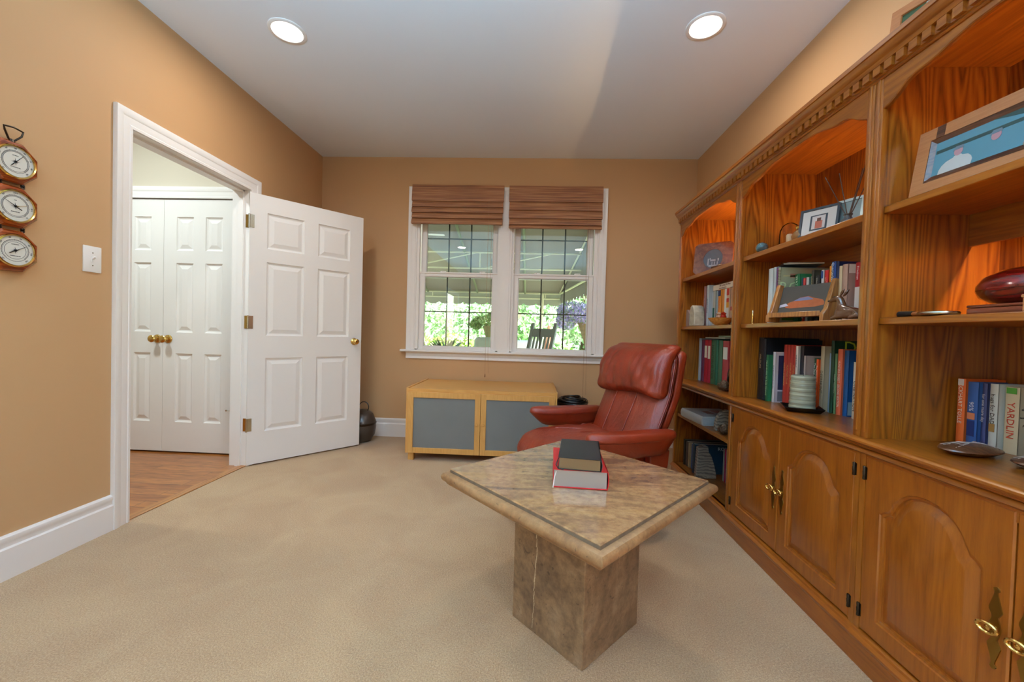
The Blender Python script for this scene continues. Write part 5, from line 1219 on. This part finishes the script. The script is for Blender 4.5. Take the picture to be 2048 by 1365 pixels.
# second shelf, nearest bookcase
t = thing('magnifying_glass', 'magnifying glass with silver rim and dark banded handle lying on the near shelf', 'magnifying glass', (1.155, 1.210, Z2))
m = MB().tube([(.0, .105, .009), (.0, .03, .008)], .007, 10, rad=[.009, .006]); obj('handle', m, wood('handle_wood', '5c2c10', '7c4018', '8c4c20', axis='y', s=3), t)
obj('handle_grip', MB().tube([(0, .108, .0095), (0, .062, .0085)], .0088, 12, rad=[.0095, .0088]).tube([(0, .11, .0095), (0, .108, .0095)], .007, 10), M_BLACK, t, label='black banded grip')
obj('lens_rim', MB().tube([(.036*math.cos(a), -.012+.042*math.sin(a), .007) for a in [2*PI*i/36 for i in range(36)]], .005, 8, closed=True).lathe([(.034, .006), (.02, .009), (.001, .0095)], (0, -.012, 0), 24), M_STEEL, t)
t = thing('wooden_case', 'long reddish wooden case lying under the red bowl on the near shelf', 'box', (1.262, 1.018, Z2), .0)
obj('case_body', MB().box(-.085, .085, -.12, .13, 0, .018), M_FRAMEWOOD if False else wood('rosewood', '4a1c0e', '6a2c16', '7c3a20', axis='y', s=2), t, bevel=.004, seg=2)
obj('case_lid', MB().box(-.085, .085, -.12, .13, .0185, .026), wood('rosewood', '', '', ''), t, bevel=.003, seg=2)
t = thing('lidded_bowl', 'glossy round dark red lacquered wooden bowl with domed lid on the near shelf', 'bowl', (1.305, 1.078, Z2+.0270))
obj('bowl', MB().lathe([(.05, 0), (.095, .005), (.118, .020), (.125, .038)], seg=40), M_REDWOOD, t)
obj('lid', MB().lathe([(.125, .039), (.124, .052), (.112, .074), (.082, .092), (.042, .100), (.001, .102)], seg=40), M_REDWOOD, t)
t = thing('wooden_block', 'small upright pale wooden block in front of the red bowl at the right edge', 'block', (1.145, .960, Z2))
obj('block', MB().box(-.012, .012, -.025, .025, 0, .040).box(-.014, .014, -.027, .027, .032, .040), M_FRAMEWOOD, t, bevel=.002)
# two oval wooden string ornaments
t = thing('carved_wooden_disc', 'oval carved dark wooden disc strung with white thread, farther of the two', 'ornament', (1.268, 1.205, CT+.0008), .12)
m = MB()
def oval(rx, ry, z, n=36): return [(rx*math.cos(2*PI*i/n), ry*math.sin(2*PI*i/n), z) for i in range(n)]
prof = [(.5, 0), (.8, .005), (1.0, .013), (.98, .017), (.86, .021), (.84, .020), (.72, .025), (.70, .024), (.56, .029), (.54, .028), (.34, .032), (.12, .033)]
obj('shell', MB().loops([oval(.084*k, .050*k, z) for k, z in prof], cap0=True, cap1=True), wood('shell_walnut', '3a1d10', '54301c', '6a4026', axis='y', s=3, rough=.3), t, smooth=30)
m = MB()
for k in range(5):
    a = -.5+.25*k
    m.tube([(-.062, .042*math.sin(a+.2), .0225), (-.025, .012*math.sin(a*3), .0335), (.025, -.012*math.sin(a*3), .0345), (.062, -.042*math.sin(a+.2), .0225)], .0007, 5)
obj('white_strings', m, plain('white_thread', 'e8e4e0', .5), t)
c2 = copy_tree(t); c2.location = (1.335, 1.085, CT+.0008); c2['label'] = 'oval carved dark wooden disc strung with white thread, nearer one at the right edge'
# frame on top of the bookcase
t = thing('framed_photo', 'cherry wood frame with scroll picture standing on top of the bookcases', 'picture frame', (1.30, 1.465, TOP), math.radians(-70))
A = Matrix.Rotation(math.radians(-8), 4, 'X'); w_, h_ = .20, .27
obj('frame', MB().loops([fl(0, .018), fl(0, 0), fl(.030, 0), fl(.032, .008)], cap0=True).xf(A), M_FRAMEWOOD, t, smooth=20)
pp = obj('photo', MB().box(-w_/2+.03, w_/2-.03, .006, .010, .03, h_-.03).xf(A), plain('photo_garden', '41573a', .25, noise=.5, nscale=70), t)
obj('photo_sky', MB().prism([(-.02, .10), (.068, .08), (.068, .238), (.0, .238)], 'y', .0054, .006).xf(A), plain('photo_pale_sky', 'b8c8cc', .3), pp)
obj('photo_scroll', MB().tube([((.006+.005*a)*math.cos(a)+.02, .005, .17+(.006+.005*a)*math.sin(a)) for a in [i*.35 for i in range(26)]], .002, 5).xf(A), M_BLACK, pp)
obj('easel_back', MB().prism([(.018, 0), (.018, .18), (.09, 0)], 'x', -.02, .02).xf(A), M_BLACK, t)

# things that lean: let their lowest point rest on what carries them
def rest(t, z):
    bpy.context.view_layer.update(); lo = 1e9
    for c in t.children_recursive:
        if c.type == 'MESH':
            for v in c.data.vertices: lo = min(lo, (c.matrix_world @ v.co).z)
    t.location.z += z-lo
for o_ in list(bpy.data.objects):
    if o_.get('category') in ('picture frame', 'figurine'):
        z_ = o_.location.z; rest(o_, (TOP if z_ > 1.9 else 1.5 if z_ > 1.4 else 1.14)+.0008)

# ------------------------------------------------------------------ outside, under and beyond the awning
rng = np.random.default_rng(7)
PZ = -.2
struct('patio', MB().box(-14, 12, YB+.16, 9.2, PZ-.1, PZ), plain('pale_patio_stone', 'd8d0c0', .8, noise=.1, nscale=6))
struct('lawn', MB().box(-30, 30, 9.2, 60, PZ-.12, PZ-.02), plain('lawn_green', '98a87c', .9, noise=.3, nscale=4))
def leafy(name, label, cat, c, blobs, n, size, cols, trunk=None, group=None, extra=None):
    """blobs: (dx,dy,dz,rx,ry,rz) ellipsoids filled with leaves"""
    t = thing(name, label, cat, c, group=group)
    per = n//len(cols)
    for ci, col in enumerate(cols):
        vs = []; fs = []
        for k in range(per):
            b = blobs[rng.integers(len(blobs))]
            d_ = rng.normal(size=3); d_ /= np.linalg.norm(d_); rr = rng.uniform(.55, 1)**.5
            p = np.array([b[0]+d_[0]*b[3]*rr, b[1]+d_[1]*b[4]*rr, b[2]+d_[2]*b[5]*rr])
            a = rng.normal(size=3); a /= np.linalg.norm(a); bb = np.cross(a, rng.normal(size=3)); bb /= np.linalg.norm(bb); s_ = size*rng.uniform(.6, 1.4)
            o0 = len(vs); vs += [tuple(p-a*s_), tuple(p+bb*s_*.45), tuple(p+a*s_), tuple(p-bb*s_*.45)]; fs.append((o0, o0+1, o0+2, o0+3))
        m_ = MB(); m_.v = vs; m_.f = fs
        lf = obj('foliage' if ci == 0 else ('foliage' if extra is None else extra), m_, plain('leaf_'+col, col, .6), t, smooth=0, fix=False)
        if ci > 0 and extra is None: lf['kind'] = 'stuff'
    if trunk: obj('trunk', MB().tube([(0, 0, PZ-.02-c[2]), (.03, 0, trunk[1]*.5), (0, 0, trunk[1])], trunk[0], 8), plain('bark', '6a5844', .9), t)
    return t
trees = [(-9.5, 17, 3.2), (-6.0, 15, 2.6), (-3.2, 18, 3.4), (-.6, 15.5, 2.4), (2.2, 17, 3.0), (4.8, 14.5, 2.4), (7.6, 17, 3.3)]
tl = ['bright green leafy tree at the far left beyond the awning', 'light green tree seen above the hedge through the left window', 'tall green tree behind the hedge, left of the window mullion', 'small bright tree behind the window mullion', 'green tree above the patio rocking chair', 'leafy tree behind the purple flower basket', 'green tree at the right edge of the window view']
for (x, y, rr), lb in zip(trees, tl):
    leafy('garden_tree', lb, 'tree', (x, y, PZ), [(0, 0, rr*1.15, rr*.8, rr*.7, rr), (rr*.5, .2, rr*.8, rr*.6, rr*.5, rr*.6), (-rr*.5, -.3, rr*.7, rr*.6, rr*.5, rr*.6), (0, -.5, rr*.35, rr*.9, rr*.4, rr*.4)], 6600, .11, ['b4cc9c', 'd4e0c4', '8cb47c'], trunk=(.14, rr), group='trees beyond the awning')
leafy('clipped_hedge', 'bright rounded hedge outside the left window', 'hedge', (-1.95, 9.3, PZ), [(-.6, 0, .55, .75, .5, .62), (.1, 0, .55, .75, .5, .66), (.6, 0, .5, .42, .5, .58), (0, 0, .2, 1.2, .5, .4)], 9000, .05, ['a8c860', 'd0dc98', 'c8b088', '7cac44'])
leafy('garden_shrub', 'low green shrub at the bottom right of the window view', 'shrub', (1.15, 7.6, PZ), [(-.4, 0, .55, .45, .35, .45), (.3, 0, .5, .5, .35, .42), (0, 0, .2, .7, .35, .3)], 3000, .055, ['8cc050', 'b8dc80'])
leafy('garden_shrub', 'pale feathery grass shrub behind the rocking chair', 'shrub', (-.35, 9.0, PZ), [(0, 0, .8, .45, .35, .7), (.5, .2, .5, .45, .3, .5)], 2600, .07, ['a4c890', '7aa860'])
t = thing('potted_yucca', 'spiky dark blue-green plant at the sill line of the left window', 'plant', (-1.02, 4.75, PZ))
m = MB()
for k in range(44):
    a = k*2.399; e = .35+.9*((k*7) % 44)/44; L_ = .34; p1 = Vector((math.cos(a)*math.cos(e)*L_, math.sin(a)*math.cos(e)*L_, math.sin(e)*L_)); sd = Vector((-math.sin(a), math.cos(a), 0))*.011
    b0 = Vector((0, 0, .92)); m.add([b0-sd, b0+sd, b0+p1*.6+sd, b0+p1+Vector((0, 0, -.05)), b0+p1*.6-sd], [(0, 1, 2, 3, 4)])
obj('leaves', m, plain('yucca_leaf', '4c7468', .5), t, smooth=0, fix=False)
obj('pot', MB().lathe([(.14, 0), (.19, .5), (.21, .52), (.21, .56), (.18, .56), (.17, .5)], seg=24), plain('clay_pot', '9a8878', .8), t)
obj('stem', MB().lathe([(.03, .5), (.025, .93)], seg=10), plain('bark', '6a5844', .9), t)
# awning
AZ0, AZ1 = 3.05, 1.88; AY0, AY1 = YB+.18, 8.0
M_AWN = plain('grey_green_canvas', '746f64', .85, noise=.06, nscale=3)
M_AWNF = plain('cream_awning_pipe', 'c9c8a6', .45); M_AWNR = plain('green_grey_rafter', '6c7458', .6)
t = thing('patio_awning', 'large grey-beige canvas patio awning with scalloped edge on a cream pipe frame', 'awning', (-2, 6, PZ))
o = lambda nm, mb, mat, **kw: obj(nm, mb, mat, t, world=True, **kw)
def az(y): return AZ0+(AZ1-AZ0)*(y-AY0)/(AY1-AY0)
def axr(y): return .56+(1.02-.56)*(AY1-y)/(AY1-AY0)
XA = -6.5
m = MB()
for off in (0, .004): m.add([(XA, AY0, AZ0+off), (axr(AY0), AY0, AZ0+off), (axr(AY1), AY1, AZ1+off), (XA, AY1, AZ1+off)], [(0, 1, 2, 3)])
cv = o('canopy', m, M_AWN, smooth=0, fix=False)
# translucent canvas
b_ = M_AWN.node_tree.nodes['Principled BSDF']; b_.inputs['Transmission Weight'].default_value = .0
nt_ = M_AWN.node_tree; tr_ = N(nt_, 'ShaderNodeBsdfTranslucent'); tr_.inputs['Color'].default_value = lin('d0c4a8'); ms_ = N(nt_, 'ShaderNodeMixShader'); ms_.inputs[0].default_value = .14
out_ = [n for n in nt_.nodes if n.type == 'OUTPUT_MATERIAL'][0]
nt_.links.new(b_.outputs[0], ms_.inputs[1]); nt_.links.new(tr_.outputs[0], ms_.inputs[2]); nt_.links.new(ms_.outputs[0], out_.inputs[0])
def scallop_strip(p0, p1, z0, z1, pitch=.24):
    p0, p1 = Vector(p0), Vector(p1); n = max(1, round((p1-p0).length/pitch)); m_ = MB()
    for i in range(n):
        for j in range(8):
            f0, f1 = (i+j/8)/n, (i+(j+1)/8)/n
            def zz(f): u_ = (f*n) % 1; return z1-.045*abs(math.sin(PI*u_))**.5
            a, b = p0.lerp(p1, f0), p0.lerp(p1, f1)
            za, zb = z1-.045*max(0, math.sin(PI*j/8))**.5, z1-.045*max(0, math.sin(PI*(j+1)/8))**.5
            top_a = z0(f0) if callable(z0) else z0; top_b = z0(f1) if callable(z0) else z0
            m_.add([(a.x, a.y, top_a), (b.x, b.y, top_b), (b.x, b.y, zb), (a.x, a.y, za)], [(0, 1, 2, 3)])
    return m_
o('scalloped_valance', scallop_strip((XA, AY1, 0), (axr(AY1), AY1, 0), AZ1, 1.655), M_AWN, smooth=0, fix=False)
o('scalloped_valance', scallop_strip((axr(AY1), AY1, 0), (axr(AY0), AY0, 0), lambda f: AZ1+(AZ0-AZ1)*f, 1.68), plain('grey_striped_canvas', '848078', .85, noise=.15, nscale=12), smooth=0, fix=False)
for z_ in (AZ1-.03, AZ1-.13): o('rail', MB().tube([(XA, AY1-.03, z_), (axr(AY1)-.02, AY1-.03, z_)], .016, 8), M_AWNF)
for z_ in (AZ1-.03,): o('rail', MB().tube([(axr(AY1)-.02, AY1-.03, z_), (axr(AY0)-.03, AY0, z_+.02)], .018, 8), M_AWNF)
o('rail', MB().tube([(axr(AY1)-.02, AY1-.03, AZ1-.02), (axr(AY0)-.03, AY0, AZ0-.02)], .018, 8), M_AWNF)
for k in range(7): o('short_strut', MB().tube([(.25-.75*k, AY1-.03, AZ1-.03), (.25-.75*k, AY1-.03, AZ1-.13)], .013, 6), M_AWNF)
for x in (-5.4, -4.3, -3.2, -2.1, -1.1, -.15): o('rafter', MB().tube([(x-.0, AY1-.03, AZ1-.03), (x*1.0+.0, AY0, AZ0-.03)], .022, 8), M_AWNR)
for yy in (6.35,):
    for dz in (.05, .30): o('crossbar', MB().tube([(XA, yy, az(yy)-dz), (axr(yy), yy, az(yy)-dz)], .014, 8), M_AWNF)
    for k in range(5):
        x = .3-1.2*k; o('truss_brace', MB().tube([(x, yy, az(yy)-.05), (x-1.1, yy, az(yy)-.30)], .011, 6), M_AWNF)
        o('truss_post', MB().tube([(x-1.15, yy, az(yy)-.05), (x-1.15, yy, az(yy)-.30)], .011, 6), M_AWNF)
for x in (.20, -2.75, -5.6): o('post', MB().tube([(x, AY1-.03, PZ), (x, AY1-.03, AZ1-.03)], .028, 10), M_AWNF)
# ceiling fan under the awning
t = thing('patio_fan', 'white ceiling fan under the awning, its blades reaching into the left window', 'ceiling fan', (-1.74, 5.0, az(5.0)))
obj('downrod', MB().tube([(0, 0, -.46), (0, 0, -.02)], .012, 8), M_WHITE, t)
obj('motor', MB().lathe([(.04, -.44), (.10, -.46), (.11, -.50), (.08, -.54), (.03, -.56), (.001, -.565)], seg=24), M_WHITE, t)
for k in range(5):
    a = 2*PI*k/5+.15; R_ = Matrix.Rotation(a, 4, 'Z') @ Matrix.Rotation(.12, 4, 'X')
    obj('blade', MB().prism([(.10, -.03), (.18, -.055), (.56, -.07), (.60, -.05), (.60, .05), (.56, .07), (.18, .055), (.10, .03)], 'z', -.004, .004).xf(Matrix.Translation((0, 0, -.49)) @ R_), M_WHITE, t)
# rocking chair
t = thing('rocking_chair', 'dark grey slatted wooden rocking chair on the patio, its back seen through the right window', 'rocking chair', (.02, 5.95, PZ), math.radians(-35))
M_ROCK = plain('weathered_grey_paint', '4c5650', .6, noise=.15)
def rb(nm, a, b, w_, th): 
    a, b = Vector(a), Vector(b); d_ = (b-a).normalized(); sx = Vector((1, 0, 0)); sy = d_.cross(sx).normalized()
    return obj(nm, MB().loops([[tuple(p+sx*w_*i+sy*th*j) for i, j in ((-1, -1), (1, -1), (1, 1), (-1, 1))] for p in (a, b)], cap0=True, cap1=True), M_ROCK, t)
def bk(x, z): return (x+.0, .0+.32*(z-.45), z)
for s_ in (-.20, .20): rb('back_post', bk(s_*.92, .10), bk(s_*1.05, 1.42), .026, .018)
rb('top_rail', (0, .32*.76, 1.21), (0, .32*.88, 1.33), .175, .012)
rb('lower_rail', (0, .32*.06, .50), (0, .32*.12, .56), .175, .012)
for k in range(5): rb('back_slat', bk(-.126+.063*k, .52), bk(-.13+.065*k, 1.22), .016, .007)
obj('seat', MB().box(-.22, .22, -.46, .02, .42, .45), M_ROCK, t)
for s_ in (-.22, .22):
    rb('front_leg', (s_, -.42, .06), (s_, -.42, .66), .018, .02)
    obj('armrest', MB().box(s_-.04, s_+.04, -.48, .08, .66, .685), M_ROCK, t)
    obj('rocker', MB().tube([(s_, -.55+.115*i, .03+.0125*(i-5)**2*.18) for i in range(11)], .02, 8), M_ROCK, t)
# hanging baskets
M_WICK = banded('wicker_basket', ['5c4c34', 'a08c64', 'c4b088'], 30, .5, 'Z', .7, 'BANDS')
t = leafy('hanging_flower_basket', 'hanging wicker cone basket overflowing with purple flowers at the right of the window', 'hanging plant', (.62, 5.35, 1.25), [(-.06, 0, .12, .24, .2, .13), (.05, 0, .08, .22, .2, .13), (-.16, 0, .0, .14, .12, .14), (.1, 0, .02, .14, .18, .1)], 6400, .018, ['d0c4fa', 'b8bef6', 'e8e0ff', '9cc494'])
obj('cone_basket', MB().lathe([(.001, -.39), (.02, -.38), (.06, -.24), (.11, -.10), (.135, -.03), (.12, -.03)], (.12, 0, 0), 24), M_WICK, t)
obj('hanging_wire', MB().tube([(.24, 0, -.03), (.12, 0, .45), (.12, 0, az(5.35)-1.28)], .004, 6).tube([(0, 0, -.03), (.12, 0, .45)], .004, 6), M_BLACKM, t)
obj('pink_flower', MB().lathe([(.001, -.02), (.022, -.01), (.028, .004), (.015, .018), (.001, .02)], (.17, -.22, .03), 10), plain('magenta_petals', 'd83c94', .6), t)
t = leafy('hanging_fern_basket', 'hanging cone basket with dark green foliage left of the window mullion', 'hanging plant', (-.74, 6.6, 1.12), [(0, 0, .13, .24, .2, .09), (-.18, 0, .06, .10, .10, .08), (.12, 0, .20, .12, .12, .08)], 2200, .024, ['7ca868', 'a4c880'])
obj('cone_basket', MB().lathe([(.001, -.30), (.02, -.29), (.06, -.16), (.11, .0), (.12, .04), (.10, .04)], (.05, 0, 0), 20), plain('mossy_basket', '7c7c50', .9, noise=.3), t)
obj('hanging_wire', MB().tube([(.17, 0, .04), (.05, 0, .40), (.05, 0, az(6.6)-1.15)], .004, 6).tube([(-.07, 0, .04), (.05, 0, .40)], .004, 6), M_BLACKM, t)
# patio furniture glimpsed at the sill
t = thing('patio_armchair', 'grey-green cushioned patio armchair with a round back beside the mullion', 'chair', (-.66, 6.1, PZ))
obj('back_cushion', MB().rbox((.24, .09, .30), .08, (0, .20, .88), 12), plain('sage_cushion', '98a494', .8), t, smooth=180)
obj('seat_cushion', MB().rbox((.25, .25, .07), .05, (0, -.05, .46), 10), plain('sage_cushion', '', 0), t, smooth=180)
obj('frame', MB().tube([(-.26, .24, 0), (-.26, .22, .6), (-.2, .2, 1.12), (.2, .2, 1.12), (.26, .22, .6), (.26, .24, 0)], .018, 8).tube([(-.26, .22, .62), (-.27, -.25, .62), (-.27, -.27, 0)], .018, 8).tube([(.26, .22, .62), (.27, -.25, .62), (.27, -.27, 0)], .018, 8).box(-.26, .26, -.28, .22, .36, .39), M_DARKM, t)
t = thing('patio_sofa', 'pale patio sofa with rounded back seen low in the right window', 'sofa', (-.22, 7.6, PZ))
obj('back_cushion', MB().rbox((.42, .10, .28), .09, (0, .2, .84), 12), plain('white_cushion', 'e4e4dc', .8), t, smooth=180)
obj('seat_cushion', MB().rbox((.42, .30, .10), .06, (0, -.08, .44), 10), plain('white_cushion', '', 0), t, smooth=180)
obj('frame', MB().box(-.44, .44, -.36, .28, 0, .34), plain('wicker_dark', '6c6454', .8), t)
t = thing('closed_patio_umbrella', 'closed peach-coloured patio umbrella behind the rocking chair', 'umbrella', (.30, 7.0, PZ))
L = []
for z, rr in ((.75, .07), (.9, .085), (1.2, .07), (1.5, .05), (1.66, .02), (1.72, .008)):
    L.append([((rr*(1+.18*math.sin(8*a)))*math.cos(a), (rr*(1+.18*math.sin(8*a)))*math.sin(a), z-.28) for a in [2*PI*i/32 for i in range(32)]])
obj('canopy', MB().loops(L, cap0=True, cap1=True), plain('peach_canvas', 'e4a080', .8), t)
obj('pole', MB().tube([(0, 0, .05), (0, 0, 1.5)], .016, 8), M_WHITE, t); obj('base', MB().lathe([(.22, 0), (.22, .04), (.05, .07), (.03, .1)], seg=24), M_DARKM, t)
